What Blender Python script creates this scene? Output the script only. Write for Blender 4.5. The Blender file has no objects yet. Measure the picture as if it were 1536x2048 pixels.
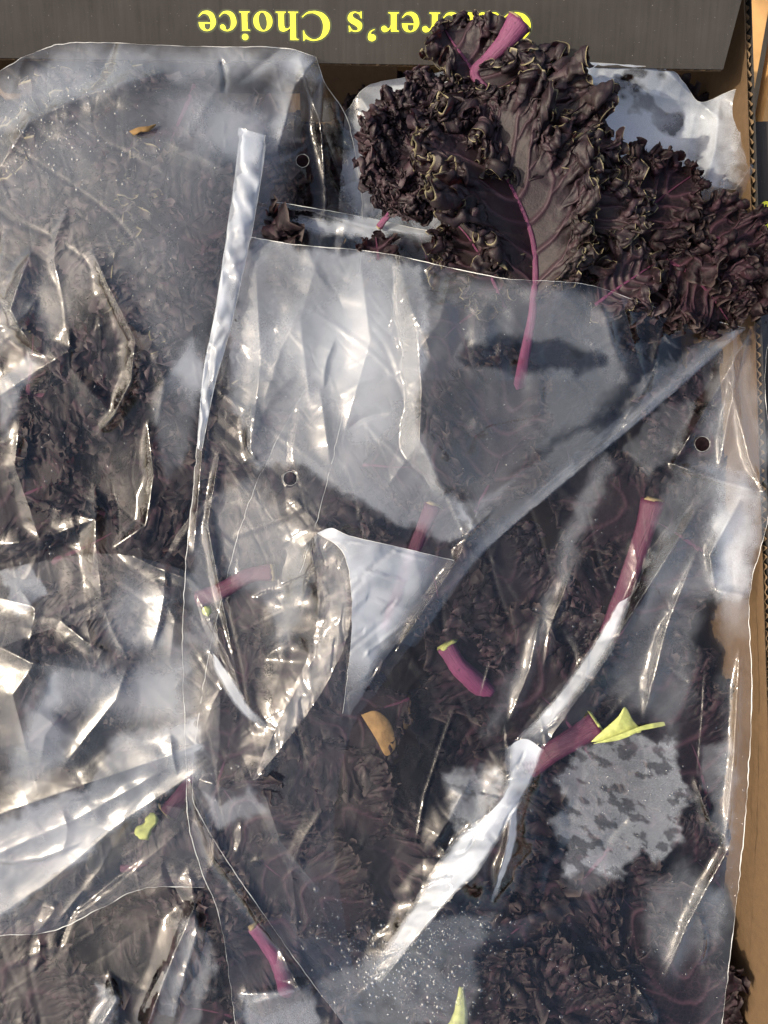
import bpy, math, random
import numpy as np
from mathutils import Vector

# ------------------------------------------------------------------ camera, light
S = bpy.context.scene
COL = S.collection
CAM_H = 0.37           # metres above the top of the bags
FPX = 1480.0           # focal length in photo pixels (26 mm phone lens)

cd = bpy.data.cameras.new("camera")
cd.lens = 26.0
cd.sensor_width = 36.0
cd.sensor_fit = 'AUTO'
cd.clip_start = 0.01
cd.clip_end = 100
cam = bpy.data.objects.new("camera", cd)
cam.location = (0, 0, CAM_H)
COL.objects.link(cam)
S.camera = cam

SUN_EL, SUN_AZ = math.radians(42), math.radians(6)
sd = Vector((-math.cos(SUN_EL) * math.cos(SUN_AZ), -math.cos(SUN_EL) * math.sin(SUN_AZ), math.sin(SUN_EL)))
w = bpy.data.worlds.new("World")
S.world = w
w.use_nodes = True
wn = w.node_tree.nodes
sky = wn.new('ShaderNodeTexSky')
sky.sky_type = 'NISHITA'
sky.sun_disc = False
sky.sun_elevation = SUN_EL
sky.sun_rotation = math.atan2(sd.x, sd.y)
sky.air_density = 1.0
sky.dust_density = 6.0
sky.ozone_density = 0.6
w.node_tree.links.new(sky.outputs[0], wn['Background'].inputs[0])
wn['Background'].inputs[1].default_value = 0.15
sl = bpy.data.lights.new("sun", 'SUN')
sl.energy = 3.0
sl.angle = math.radians(0.5)
sl.color = (1.0, 0.885, 0.70)
so = bpy.data.objects.new("sun", sl)
so.rotation_euler = (-sd).to_track_quat('-Z', 'Y').to_euler()
COL.objects.link(so)
S.view_settings.view_transform = 'Standard'
S.view_settings.look = 'None'
S.view_settings.gamma = 1
S.view_settings.exposure = 0.95
S.render.engine = 'CYCLES'
S.cycles.use_denoising = True
S.cycles.transparent_max_bounces = 40
S.cycles.max_bounces = 12
S.cycles.caustics_reflective = False
S.cycles.caustics_refractive = False
S.cycles.sample_clamp_indirect = 4.0

rng = np.random.default_rng(7)
R = random.Random(5)


def PX(px, py, z):
    """A point at height z (metres) seen at photo pixel (px, py)."""
    s = (CAM_H - z) / FPX
    return np.stack([(np.asarray(px) - 768) * s, (1024 - np.asarray(py)) * s, np.asarray(z) + 0 * np.asarray(px)], -1)


# ------------------------------------------------------------------ object helpers
def tag(o, label=None, cat=None, group=None, kind=None):
    if label: o['label'] = label
    if cat: o['category'] = cat
    if group: o['group'] = group
    if kind: o['kind'] = kind
    return o


def empty(name, loc, label, cat, group=None):
    o = bpy.data.objects.new(name, None)
    o.location = loc
    o.empty_display_size = 0.02
    COL.objects.link(o)
    return tag(o, label, cat, group)


def link(name, me, mat=None, parent=None):
    o = bpy.data.objects.new(name, me)
    COL.objects.link(o)
    if mat is not None and not me.materials:
        me.materials.append(mat)
    if parent is not None:
        o.parent = parent
        off = Vector((0, 0, 0))
        q = parent
        while q is not None:
            off += q.location
            q = q.parent
        o.location = -off            # vertices are in world coordinates
    return o


def mesh_np(name, V, quads=None, tris=None, smooth=True, attrs=None):
    V = np.asarray(V, np.float32).reshape(-1, 3)
    me = bpy.data.meshes.new(name)
    me.vertices.add(len(V))
    me.vertices.foreach_set('co', V.ravel())
    idx, starts, n = [], [], 0
    if quads is not None and len(quads):
        q = np.asarray(quads, np.int32)
        idx.append(q.ravel()); starts.append(np.arange(len(q)) * 4); n = len(q) * 4
    if tris is not None and len(tris):
        t = np.asarray(tris, np.int32)
        idx.append(t.ravel()); starts.append(np.arange(len(t)) * 3 + n)
    idx = np.concatenate(idx); starts = np.concatenate(starts)
    me.loops.add(len(idx))
    me.loops.foreach_set('vertex_index', idx.astype(np.int32))
    me.polygons.add(len(starts))
    me.polygons.foreach_set('loop_start', starts.astype(np.int32))
    me.update(calc_edges=True)
    me.validate()
    me.polygons.foreach_set('use_smooth', np.full(len(me.polygons), bool(smooth)))
    for k, a in (attrs or {}).items():
        at = me.attributes.new(k, 'FLOAT', 'POINT')
        at.data.foreach_set('value', np.asarray(a, np.float32).ravel())
    return me


def grid_quads(nu, nv):
    i = np.arange(nu - 1)[:, None] * nv + np.arange(nv - 1)[None, :]
    return np.stack([i, i + nv, i + nv + 1, i + 1], -1).reshape(-1, 4)


def catmull(pts, n):
    P = np.asarray(pts, float)
    if len(P) == 2:
        t = np.linspace(0, 1, n)[:, None]
        return P[0] * (1 - t) + P[1] * t
    Q = np.vstack([2 * P[0] - P[1], P, 2 * P[-1] - P[-2]])
    d = np.concatenate([[0], np.cumsum(np.linalg.norm(np.diff(P, axis=0), axis=1))])
    out = []
    for s in np.linspace(0, d[-1], n):
        i = min(np.searchsorted(d, s, side='right') - 1, len(P) - 2)
        t = (s - d[i]) / max(d[i + 1] - d[i], 1e-9)
        p0, p1, p2, p3 = Q[i], Q[i + 1], Q[i + 2], Q[i + 3]
        out.append(0.5 * (2 * p1 + (p2 - p0) * t + (2 * p0 - 5 * p1 + 4 * p2 - p3) * t * t + (3 * p1 - p0 - 3 * p2 + p3) * t ** 3))
    return np.array(out)


def tube_mesh(name, path, radii, sides=10, flat=1.0, cap=True, rough=0.0):
    P = np.asarray(path, float); n = len(P)
    T = np.gradient(P, axis=0); T /= np.linalg.norm(T, axis=1)[:, None] + 1e-12
    up = np.tile([0, 0, 1.0], (n, 1))
    L = np.cross(T, up); L /= np.linalg.norm(L, axis=1)[:, None] + 1e-9
    N = np.cross(L, T)
    a = np.linspace(0, 2 * np.pi, sides, endpoint=False)
    rr = np.asarray(radii, float).reshape(-1, 1) * np.ones((n, sides))
    if rough:
        rr = rr * (1 + rough * 1.6 * np.sin(a * 3 + 1.3 + np.linspace(0, .8, n)[:, None]) + rough * 1.2 * rng.normal(size=(1, sides)) + rough * .35 * rng.normal(size=(n, sides)))
    V = P[:, None] + rr[..., None] * (np.cos(a)[None, :, None] * L[:, None] + flat * np.sin(a)[None, :, None] * N[:, None])
    V = V.reshape(-1, 3)
    i = np.arange(n - 1)[:, None] * sides
    j = np.arange(sides)[None, :]; j2 = (j + 1) % sides
    q = np.stack([i + j, i + j2, i + sides + j2, i + sides + j], -1).reshape(-1, 4)
    tris = []
    if cap:
        c0, c1 = len(V), len(V) + 1
        V = np.vstack([V, P[0], P[-1]])
        for k in range(sides):
            tris.append((c0, (k + 1) % sides, k))
            b = (n - 1) * sides
            tris.append((c1, b + k, b + (k + 1) % sides))
    al = np.repeat(np.concatenate([[0], np.cumsum(np.linalg.norm(np.diff(P, axis=0), axis=1))]), sides); ar = np.tile(np.abs(a - np.pi), n)
    if cap: al = np.concatenate([al, al[[0, -1]]]); ar = np.concatenate([ar, [0, 0]])
    return mesh_np(name, V, q, tris, attrs={'along': al, 'around': ar})


def box_mesh(name, c, sx, sy, sz, axes=None):
    """A box centred at c with full sizes along axes (rows)."""
    A = np.eye(3) if axes is None else np.asarray(axes, float)
    V = [np.asarray(c) + A[0] * sx * (a - .5) + A[1] * sy * (b - .5) + A[2] * sz * (d - .5) for a in (0, 1) for b in (0, 1) for d in (0, 1)]
    q = [(0, 1, 3, 2), (4, 6, 7, 5), (0, 4, 5, 1), (2, 3, 7, 6), (0, 2, 6, 4), (1, 5, 7, 3)]
    return mesh_np(name, V, q, smooth=False)


# ------------------------------------------------------------------ noise
def vnoise(x, y, seed=0):
    g = np.random.default_rng(seed).random((256, 256))
    xi, yi = np.floor(x).astype(int), np.floor(y).astype(int)
    fx, fy = x - xi, y - yi
    fx = fx ** 3 * (fx * (fx * 6 - 15) + 10); fy = fy ** 3 * (fy * (fy * 6 - 15) + 10)
    a, b = g[xi % 256, yi % 256], g[(xi + 1) % 256, yi % 256]
    c, d = g[xi % 256, (yi + 1) % 256], g[(xi + 1) % 256, (yi + 1) % 256]
    return (a * (1 - fx) + b * fx) * (1 - fy) + (c * (1 - fx) + d * fx) * fy


def fbm(x, y, seed=0, o=4):
    s, a, t = 0, 1, 0
    for k in range(o):
        s = s + a * vnoise(x * 2 ** k + 17.3 * k, y * 2 ** k + 5.1 * k, seed + k); t += a; a *= .5
    return s / t


def tri(t):
    return np.abs((t % 1.0) - .5) * 2


def crumple(x, y, lam, seed, n=3):
    """Piecewise flat facets meeting in sharp creases, like handled film (0..1)."""
    r = np.random.default_rng(seed); s = 0
    wx = (fbm(x / lam / 1.5, y / lam / 1.5, seed + 40, 2) - .5) * 2.2
    wy = (fbm(x / lam / 1.5, y / lam / 1.5, seed + 50, 2) - .5) * 2.2
    for i in range(n):
        th = r.random() * math.pi; l = lam * (.7 + .8 * r.random())
        s = s + tri((x * math.cos(th) + y * math.sin(th)) / l + wx * math.cos(i * 2.1) + wy * math.sin(i * 2.1) + r.random())
    return s / n


def crease_lines(x, y, lam, seed, n=4):
    """Flat film broken by a few thin straight creases."""
    r = np.random.default_rng(seed); s = 0
    wx = (fbm(x / lam / 2.5, y / lam / 2.5, seed + 60, 2) - .5) * 1.6
    for i in range(n):
        th = r.random() * math.pi; l = lam * (.7 + .9 * r.random())
        t = tri((x * math.cos(th) + y * math.sin(th)) / l + wx * math.sin(i * 1.9 + 1) + r.random())
        m = smooth01(.48, .62, vnoise(x / lam * 1.1 + 9 * i, y / lam * 1.1, seed + 70 + i))
        s = s + np.clip((t - .86) / .14, 0, 1) * m * (1 if i % 2 else -1)
    return s


def smooth01(a, b, x):
    t = np.clip((x - a) / (b - a), 0, 1); return t * t * (3 - 2 * t)


def tps(pts):
    P = np.asarray(pts, float)
    X, z = P[:, :2] / 500.0, P[:, 2]
    def U(r2): return np.where(r2 > 1e-12, .5 * r2 * np.log(r2 + 1e-12), 0)
    n = len(X)
    K = U(((X[:, None] - X[None]) ** 2).sum(-1)) + np.eye(n) * 2e-3
    Q = np.hstack([np.ones((n, 1)), X])
    A = np.block([[K, Q], [Q.T, np.zeros((3, 3))]])
    c = np.linalg.solve(A, np.concatenate([z, np.zeros(3)]))
    def f(x, y):
        x, y = np.asarray(x, float) / 500, np.asarray(y, float) / 500
        r = c[n] + c[n + 1] * x + c[n + 2] * y
        for i in range(n):
            r = r + c[i] * U((x - X[i, 0]) ** 2 + (y - X[i, 1]) ** 2)
        return r
    return f


def ridge_h(x, y, pts, h, wl, wr, p=1.9):
    P = np.asarray(pts, float); m = 1.7 * max(wl, wr)
    k = (x > P[:, 0].min() - m) & (x < P[:, 0].max() + m) & (y > P[:, 1].min() - m) & (y < P[:, 1].max() + m)
    out = np.zeros(x.shape)
    if k.any(): out[k] = ridge_core(x[k], y[k], pts, h, wl, wr, p)
    return out


def ridge_core(x, y, pts, h, wl, wr, p):
    """A fold along a line: height h (mm), flank widths in photo pixels on the two sides."""
    P = np.asarray(pts, float)
    seg = np.linalg.norm(np.diff(P, axis=0), axis=1); tot = seg.sum(); acc = np.concatenate([[0], np.cumsum(seg)])
    best = np.full(x.shape, 1e9); side = np.zeros(x.shape); tt = np.zeros(x.shape)
    for i in range(len(seg)):
        a, d = P[i], (P[i + 1] - P[i]) / seg[i]
        t = np.clip((x - a[0]) * d[0] + (y - a[1]) * d[1], 0, seg[i])
        dx, dy = x - a[0] - t * d[0], y - a[1] - t * d[1]
        r = np.hypot(dx, dy); m = r < best
        best = np.where(m, r, best)
        side = np.where(m, d[0] * dy - d[1] * dx, side); tt = np.where(m, acc[i] + t, tt)
    u = tt / tot
    end = np.clip(np.minimum(u, 1 - u) * 5, 0, 1) ** .8 * .85 + .15
    wob = .8 + .5 * vnoise(x / 37, y / 37, 3)
    wd = np.where(side > 0, wr, wl) * wob * (.35 + .65 * end)
    return h * end * np.clip(1 - best / (wd * 1.25), 0, 1) ** p


# ------------------------------------------------------------------ materials
def mat(name):
    m = bpy.data.materials.new(name); m.use_nodes = True
    nt = m.node_tree
    for n in list(nt.nodes): nt.nodes.remove(n)
    out = nt.nodes.new('ShaderNodeOutputMaterial')
    return m, nt, out


def N(nt, t, **kw):
    n = nt.nodes.new(t)
    for k, v in kw.items():
        if k.startswith('_'): setattr(n, k[1:], v)
        else:
            key = int(k[1:]) if k[0] == 'i' and k[1:].isdigit() else k.replace('__', ' ')
            if hasattr(v, 'is_output'): nt.links.new(v, n.inputs[key])
            else: n.inputs[key].default_value = v
    return n


def math_(nt, op, a, b=None, clamp=False):
    n = nt.nodes.new('ShaderNodeMath'); n.operation = op; n.use_clamp = clamp
    for i, v in enumerate((a, b)):
        if v is None: continue
        if hasattr(v, 'is_output'): nt.links.new(v, n.inputs[i])
        else: n.inputs[i].default_value = v
    return n.outputs[0]


def noise_(nt, scale, detail=4, dist=0.0, vec=None, rough=.55):
    n = nt.nodes.new('ShaderNodeTexNoise')
    n.inputs['Scale'].default_value = scale; n.inputs['Detail'].default_value = detail
    n.inputs['Distortion'].default_value = dist; n.inputs['Roughness'].default_value = rough
    if vec is None:
        vec = nt.nodes.new('ShaderNodeNewGeometry').outputs['Position']
    nt.links.new(vec, n.inputs['Vector'])
    return n.outputs['Fac']


def ramp_(nt, fac, stops):
    n = nt.nodes.new('ShaderNodeValToRGB')
    e = n.color_ramp.elements
    while len(e) < len(stops): e.new(.5)
    for i, (p, c) in enumerate(stops):
        e[i].position = p; e[i].color = (*c, 1) if not np.isscalar(c) else (c, c, c, 1)
    nt.links.new(fac, n.inputs[0])
    return n.outputs[0]


def mixc(nt, f, a, b):
    n = nt.nodes.new('ShaderNodeMix'); n.data_type = 'RGBA'
    for k, v in ((0, f), (6, a), (7, b)):
        if hasattr(v, 'is_output'): nt.links.new(v, n.inputs[k])
        else: n.inputs[k].default_value = v if np.isscalar(v) else (*v, 1)
    return n.outputs[2]


def attr_(nt, name):
    n = nt.nodes.new('ShaderNodeAttribute'); n.attribute_name = name
    return n.outputs['Fac']


def bump_(nt, h, strength, dist):
    n = nt.nodes.new('ShaderNodeBump')
    n.inputs['Strength'].default_value = strength; n.inputs['Distance'].default_value = dist
    nt.links.new(h, n.inputs['Height'])
    return n.outputs[0]


def simple(name, col, rough=.6, spec=.4, var=.25, scale=60, bump=0.0, bscale=300, trans=0.0):
    m, nt, out = mat(name)
    f = noise_(nt, scale, 5)
    c = ramp_(nt, f, [(.25, tuple(v * (1 - var) for v in col)), (.75, tuple(v * (1 + var) for v in col))])
    b = N(nt, 'ShaderNodeBsdfPrincipled', Base__Color=c, Roughness=rough)
    b.inputs['Specular IOR Level'].default_value = spec
    if bump:
        nt.links.new(bump_(nt, noise_(nt, bscale, 3), bump, .001), b.inputs['Normal'])
    sh = b.outputs[0]
    if trans:
        t = N(nt, 'ShaderNodeBsdfTranslucent', Color=c)
        sh = N(nt, 'ShaderNodeMixShader', i0=trans, i1=sh, i2=t.outputs[0]).outputs[0]
    nt.links.new(sh, out.inputs['Surface'])
    return m


def film_material(name, R0=.034, haze=.0, veil_max=.86, rough=.09, bump=.045, ragged=.9, beads=1.0):
    """Clear polythene: transparent, mirror-like at every angle, veiled where misted and where sky sheen is painted in (attribute mist)."""
    m, nt, out = mat(name)
    geo = nt.nodes.new('ShaderNodeNewGeometry')
    pos = geo.outputs['Position']
    n1 = noise_(nt, 60, 2, .8, pos); n2 = noise_(nt, 240, 2, .4, pos)
    h = math_(nt, 'ADD', n1, math_(nt, 'MULTIPLY', n2, .18))
    nrm = bump_(nt, h, bump, .006)
    lw = nt.nodes.new('ShaderNodeLayerWeight'); lw.inputs['Blend'].default_value = .5
    nt.links.new(nrm, lw.inputs['Normal'])
    fres = math_(nt, 'ADD', math_(nt, 'MULTIPLY', math_(nt, 'POWER', lw.outputs['Facing'], 3.5), 1 - R0), R0, True)
    mist = attr_(nt, 'mist')
    nn = math_(nt, 'ADD', math_(nt, 'MULTIPLY', noise_(nt, 150, 6, .5, pos, .65), .75), math_(nt, 'MULTIPLY', noise_(nt, 1400, 2, 0, pos), .25))
    v = math_(nt, 'ADD', mist, math_(nt, 'MULTIPLY', math_(nt, 'SUBTRACT', nn, .5), ragged))
    edge = N(nt, 'ShaderNodeMapRange', _interpolation_type='SMOOTHSTEP', i0=v, i1=.02, i2=1.0, i3=0.0, i4=1.0).outputs[0]
    # fine bead texture of the misted and sheen-painted parts
    bead = N(nt, 'ShaderNodeMapRange', i0=noise_(nt, 2600, 1, 0, pos), i1=.35, i2=.65, i3=1 - .25 * beads, i4=1 + .1 * beads).outputs[0]
    veil = math_(nt, 'ADD', math_(nt, 'MULTIPLY', math_(nt, 'MULTIPLY', edge, bead), veil_max), haze, True)
    tr = N(nt, 'ShaderNodeBsdfTransparent', Color=(.965, .96, .955, 1))
    df = N(nt, 'ShaderNodeBsdfDiffuse', Color=(.74, .80, .89, 1))
    tl = N(nt, 'ShaderNodeBsdfTranslucent', Color=(.74, .80, .89, 1))
    dt = N(nt, 'ShaderNodeMixShader', i0=.45, i1=df.outputs[0], i2=tl.outputs[0])
    body = N(nt, 'ShaderNodeMixShader', i0=veil, i1=tr.outputs[0], i2=dt.outputs[0])  # pale body carries condensation and the painted sky sheen
    gl = N(nt, 'ShaderNodeBsdfGlossy', Color=(1, 1, .99, 1), Roughness=rough, Normal=nrm)
    top = N(nt, 'ShaderNodeMixShader', i0=fres, i1=body.outputs[0], i2=gl.outputs[0])
    nt.links.new(top.outputs[0], out.inputs['Surface'])
    return m


def kale_material(name, dark=(.0070, .0030, .0054), olive=(.0215, .0142, .0140), vein=(.046, .022, .030), rim=(.24, .21, .12), rimw=.988, olive_amt=.5, trans=.24, spec=.36):
    m, nt, out = mat(name)
    f = noise_(nt, 90, 5)
    a = ramp_(nt, f, [(.5 - .25 * olive_amt, dark), (.9 - .35 * olive_amt, olive)])
    f2 = noise_(nt, 700, 4)
    a = mixc(nt, math_(nt, 'MULTIPLY', f2, .6), a, tuple(v * 1.6 for v in dark))
    big = noise_(nt, 26, 3, .5)
    a = mixc(nt, N(nt, 'ShaderNodeMapRange', i0=big, i1=.52, i2=.68, i3=0.0, i4=.75 * olive_amt).outputs[0], a, (olive[0] * 1.25, olive[1] * 1.55, olive[2] * 1.2))
    a = mixc(nt, N(nt, 'ShaderNodeMapRange', i0=big, i1=.46, i2=.34, i3=0.0, i4=.7).outputs[0], a, tuple(v * .55 for v in dark))
    vn = nt.nodes.new('ShaderNodeTexVoronoi'); vn.feature = 'DISTANCE_TO_EDGE'; vn.inputs['Scale'].default_value = 330
    nt.links.new(nt.nodes.new('ShaderNodeNewGeometry').outputs['Position'], vn.inputs['Vector'])
    a = mixc(nt, N(nt, 'ShaderNodeMapRange', i0=vn.outputs[0], i1=.10, i2=.0, i3=0.0, i4=.3).outputs[0], a, vein)
    a = mixc(nt, attr_(nt, 'vein'), a, vein)
    mg = attr_(nt, 'margin')
    e = N(nt, 'ShaderNodeMapRange', _interpolation_type='SMOOTHSTEP', i0=mg, i1=rimw, i2=1.0, i3=0.0, i4=.9).outputs[0]
    a = mixc(nt, e, a, rim)
    b = N(nt, 'ShaderNodeBsdfPrincipled', Base__Color=a, Roughness=.58)
    b.inputs['Specular IOR Level'].default_value = spec
    vo = nt.nodes.new('ShaderNodeTexVoronoi'); vo.feature = 'DISTANCE_TO_EDGE'; vo.inputs['Scale'].default_value = 700
    nt.links.new(nt.nodes.new('ShaderNodeNewGeometry').outputs['Position'], vo.inputs['Vector'])
    hgt = math_(nt, 'ADD', math_(nt, 'MINIMUM', vo.outputs[0], .25), math_(nt, 'MULTIPLY', noise_(nt, 1500, 3), .25))
    nt.links.new(bump_(nt, hgt, .3, .0005), b.inputs['Normal'])
    t = N(nt, 'ShaderNodeBsdfTranslucent', Color=(.07, .018, .02, 1))
    sh = N(nt, 'ShaderNodeMixShader', i0=trans, i1=b.outputs[0], i2=t.outputs[0])
    nt.links.new(sh.outputs[0], out.inputs['Surface'])
    return m


M = {}
M['film'] = film_material('clear_film', ragged=.06, beads=.25)
M['film_hazy'] = film_material('hazy_film', R0=.04, rough=.24, ragged=.06, beads=.2)
M['film_soft'] = film_material('soft_film', rough=.14, ragged=.06, beads=.3)
M['film_white'] = film_material('heavily_misted_film', ragged=.4, veil_max=.88, beads=.6)
M['film_mist_sheen'] = film_material('mist_sheen_film', ragged=.14, beads=.8)
M['kale'] = kale_material('kale_leaf_skin')
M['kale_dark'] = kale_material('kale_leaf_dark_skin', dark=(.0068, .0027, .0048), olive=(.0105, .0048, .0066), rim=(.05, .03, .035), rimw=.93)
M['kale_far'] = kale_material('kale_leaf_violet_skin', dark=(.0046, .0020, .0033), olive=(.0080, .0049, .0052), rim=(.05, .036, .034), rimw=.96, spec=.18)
def stem_material(name, col, pale, dark):
    m, nt, out = mat(name)
    c = nt.nodes.new('ShaderNodeCombineXYZ')
    nt.links.new(math_(nt, 'MULTIPLY', attr_(nt, 'along'), 55), c.inputs[0])
    nt.links.new(math_(nt, 'MULTIPLY', attr_(nt, 'around'), 3.2), c.inputs[1])
    f = noise_(nt, 2.2, 5, .3, c.outputs[0], .6)
    g = noise_(nt, 220, 4)
    h = math_(nt, 'ADD', math_(nt, 'MULTIPLY', f, .65), math_(nt, 'MULTIPLY', g, .35))
    col_ = ramp_(nt, h, [(.30, dark), (.46, col), (.58, col), (.74, pale)])
    spot = N(nt, 'ShaderNodeMapRange', i0=noise_(nt, 420, 2), i1=.66, i2=.72, i3=0.0, i4=.7).outputs[0]
    col_ = mixc(nt, spot, col_, tuple(v * .45 for v in dark))
    b = N(nt, 'ShaderNodeBsdfPrincipled', Base__Color=col_, Roughness=.5)
    b.inputs['Specular IOR Level'].default_value = .35
    nt.links.new(bump_(nt, f, .6, .0012), b.inputs['Normal'])
    t = N(nt, 'ShaderNodeBsdfTranslucent', Color=(*col, 1))
    sh = N(nt, 'ShaderNodeMixShader', i0=.12, i1=b.outputs[0], i2=t.outputs[0])
    nt.links.new(sh.outputs[0], out.inputs['Surface'])
    return m


M['stem'] = stem_material('kale_stem_purple', (.120, .028, .072), (.24, .10, .16), (.05, .011, .03))
M['stem_dark'] = stem_material('kale_stem_dark_purple', (.062, .010, .030), (.11, .035, .06), (.026, .006, .014))
M['cut'] = simple('cut_stem_flesh', (.21, .165, .085), .6, .3, .25, 400, .3, 800, .2)
M['green'] = simple('pale_green_flesh', (.36, .39, .13), .6, .3, .3, 300, .3, 600, .2)
M['card'] = simple('brown_card', (.088, .056, .030), .85, .15, .12, 250, .25, 900)
M['flute'] = simple('brown_flute', (.17, .118, .07), .9, .1, .2, 400)
M['wood'] = simple('pallet_wood', (.40, .23, .09), .75, .2, .35, 25, .4, 200)
M['ground'] = simple('dark_ground', (.045, .042, .04), .9, .2, .3, 30, .4, 200)
M['droplet'] = None


def ink_material():
    m, nt, out = mat('black_printed_card')
    tc = nt.nodes.new('ShaderNodeNewGeometry').outputs['Position']
    mp = nt.nodes.new('ShaderNodeMapping'); mp.inputs['Scale'].default_value = (1, .06, .06)
    nt.links.new(tc, mp.inputs['Vector'])
    streak = noise_(nt, 420, 4, 0, mp.outputs[0])
    blot = noise_(nt, 40, 5, 0, tc)
    a = ramp_(nt, math_(nt, 'ADD', math_(nt, 'MULTIPLY', streak, .45), math_(nt, 'MULTIPLY', blot, .55)), [(.32, (.027, .025, .0238)), (.68, (.040, .037, .0345))])
    spk = N(nt, 'ShaderNodeMapRange', i0=noise_(nt, 1300, 2, 0, tc), i1=.745, i2=.77, i3=0.0, i4=.75).outputs[0]
    a = mixc(nt, spk, a, (.35, .33, .30))
    b = N(nt, 'ShaderNodeBsdfPrincipled', Base__Color=a, Roughness=.95)
    b.inputs['Specular IOR Level'].default_value = .03
    nt.links.new(bump_(nt, streak, .25, .0006), b.inputs['Normal'])
    nt.links.new(b.outputs[0], out.inputs['Surface'])
    return m


M['ink'] = ink_material()
def worn_ink(name, col):
    m, nt, out = mat(name)
    k = N(nt, 'ShaderNodeMapRange', i0=noise_(nt, 900, 4), i1=.62, i2=.70, i3=0.0, i4=.55).outputs[0]
    b = N(nt, 'ShaderNodeBsdfPrincipled', Base__Color=mixc(nt, k, col, (.16, .15, .03)), Roughness=.6)
    nt.links.new(b.outputs[0], out.inputs['Surface'])
    return m


M['yellow'] = worn_ink('yellow_ink', (.66, .64, .03))
M['halo'] = simple('green_yellow_halo_ink', (.040, .048, .024), .6, .3, .1, 300)


def droplet_material():
    m, nt, out = mat('water')
    lw = nt.nodes.new('ShaderNodeLayerWeight'); lw.inputs['Blend'].default_value = .5
    f = math_(nt, 'ADD', math_(nt, 'MULTIPLY', math_(nt, 'POWER', lw.outputs['Facing'], 2.0), .8), .06, True)
    tr = N(nt, 'ShaderNodeBsdfTransparent', Color=(.97, .97, .97, 1))
    gl = N(nt, 'ShaderNodeBsdfGlossy', Roughness=.04)
    x = N(nt, 'ShaderNodeMixShader', i0=f, i1=tr.outputs[0], i2=gl.outputs[0])
    nt.links.new(x.outputs[0], out.inputs['Surface'])
    return m


M['droplet'] = droplet_material()

# ------------------------------------------------------------------ cardboard
def board(prefix, A, B, C, D, t, parent, outer_mat, wave=.005):
    """Corrugated board on the quad A-B (cut edge), C-D; n is the outer side. Returns its root part."""
    A, B, C, D = (np.asarray(v, float) for v in (A, B, C, D))
    e = (B - A) / np.linalg.norm(B - A)
    n = np.cross(B - A, D - A); n /= np.linalg.norm(n)
    lt = .00045

    def sheet(o0, o1):
        V = [p + n * o for o in (o0, o1) for p in (A, B, C, D)]
        return V, [(3, 2, 1, 0), (4, 5, 6, 7), (0, 1, 5, 4), (1, 2, 6, 5), (2, 3, 7, 6), (3, 0, 4, 7)]
    V, q = sheet(t - lt, t)
    out = link(prefix, mesh_np(prefix, V, q, smooth=False), outer_mat, parent)
    V, q = sheet(0, lt)
    link('inner_liner', mesh_np('inner_liner', V, q, smooth=False), M['card'], out)
    L = np.linalg.norm(B - A); k = int(L / wave * 8)
    s = np.linspace(0, 1, k)
    amp = (.55 + .45 * fbm(s * L / .03, s * 0, 5, 3)) * np.clip(fbm(s * L / .012, s * 0 + 3, 8, 2) * 2.2, .25, 1)
    z = t / 2 + (t / 2 - lt) * amp * np.sin(s * L / wave * 2 * np.pi + 2.5 * fbm(s * L / .02, s * 0 + 7, 9, 2))
    top = A + (B - A) * s[:, None] + n * z[:, None]
    bot = D + (C - D) * s[:, None] + n * z[:, None]
    inn = (D - A) / np.linalg.norm(D - A)
    ragged = (rng.normal(0, .0002, k) + .0012 * (fbm(s * L / .01, s * 0 + 1, 4, 3) - .6))[:, None]
    Vv = np.stack([top + inn * (.0004 + ragged), bot], 1).reshape(-1, 3)
    link('flute', mesh_np('flute', Vv, grid_quads(k, 2)), M['flute'], out)
    return out


ground = link('ground', box_mesh('ground', (0, 0, -.36), 6, 6, .02), M['ground'])
tag(ground, kind='structure')

# pallet boards seen past the corner of the box
pal = empty('wooden_pallet', (.36, .3, -.345), 'wooden pallet of brown boards under the boxes, seen past the corner of the open box', 'pallet')
for (x, y, ang, wd) in ((.275, .300, 80, .040), (.335, .330, 80, .045), (.395, .300, 80, .045), (.2, .5, 80, .05)):
    a = math.radians(ang)
    ax = np.array([[math.cos(a), math.sin(a), 0], [-math.sin(a), math.cos(a), 0], [0, 0, 1]])
    link('board', box_mesh('board', (x, y, -.245), .9, wd, .018, ax), M['wood'], pal)
for y in (.12, .62):
    link('bearer', box_mesh('bearer', (.30, y, -.30), .9, .08, .09), M['wood'], pal)

# the open box: walls, floor, folded flap
crate = empty('cardboard_box', (0, 0, -.225), 'open brown cardboard box holding the bags, black outside with a printed flap folded in', 'box')
zt, zb = -.012, -.215
tr_, br_ = PX(1480, -260, zt), PX(1562, 2300, zt)
XL = -.30
fl = np.array([tr_, br_])
def low(p, dx=0): return np.array([p[0] + dx, p[1], zb])
board('side_wall', tr_, br_, low(br_, -.004), low(tr_, -.004), .004, crate, M['ink'])
yb = tr_[1] - .055
board('back_wall', (XL, yb + .055, zt - .004), (tr_[0] - .001, yb + .055, zt - .004), (tr_[0] - .001, yb + .055, zb), (XL, yb + .055, zb), .004, crate, M['ink'])
board('side_wall', (XL, br_[1], zt), (XL, yb + .05, zt), (XL, yb + .05, zb), (XL, br_[1], zb), .004, crate, M['ink'])
board('front_wall', (br_[0], br_[1], zt), (XL, br_[1], zt), (XL, br_[1], zb), (br_[0], br_[1], zb), .004, crate, M['ink'])
link('box_floor', box_mesh('box_floor', ((XL + tr_[0]) / 2, -.06, zb - .003), tr_[0] - XL + .03, .92, .004), M['card'], crate)
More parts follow.
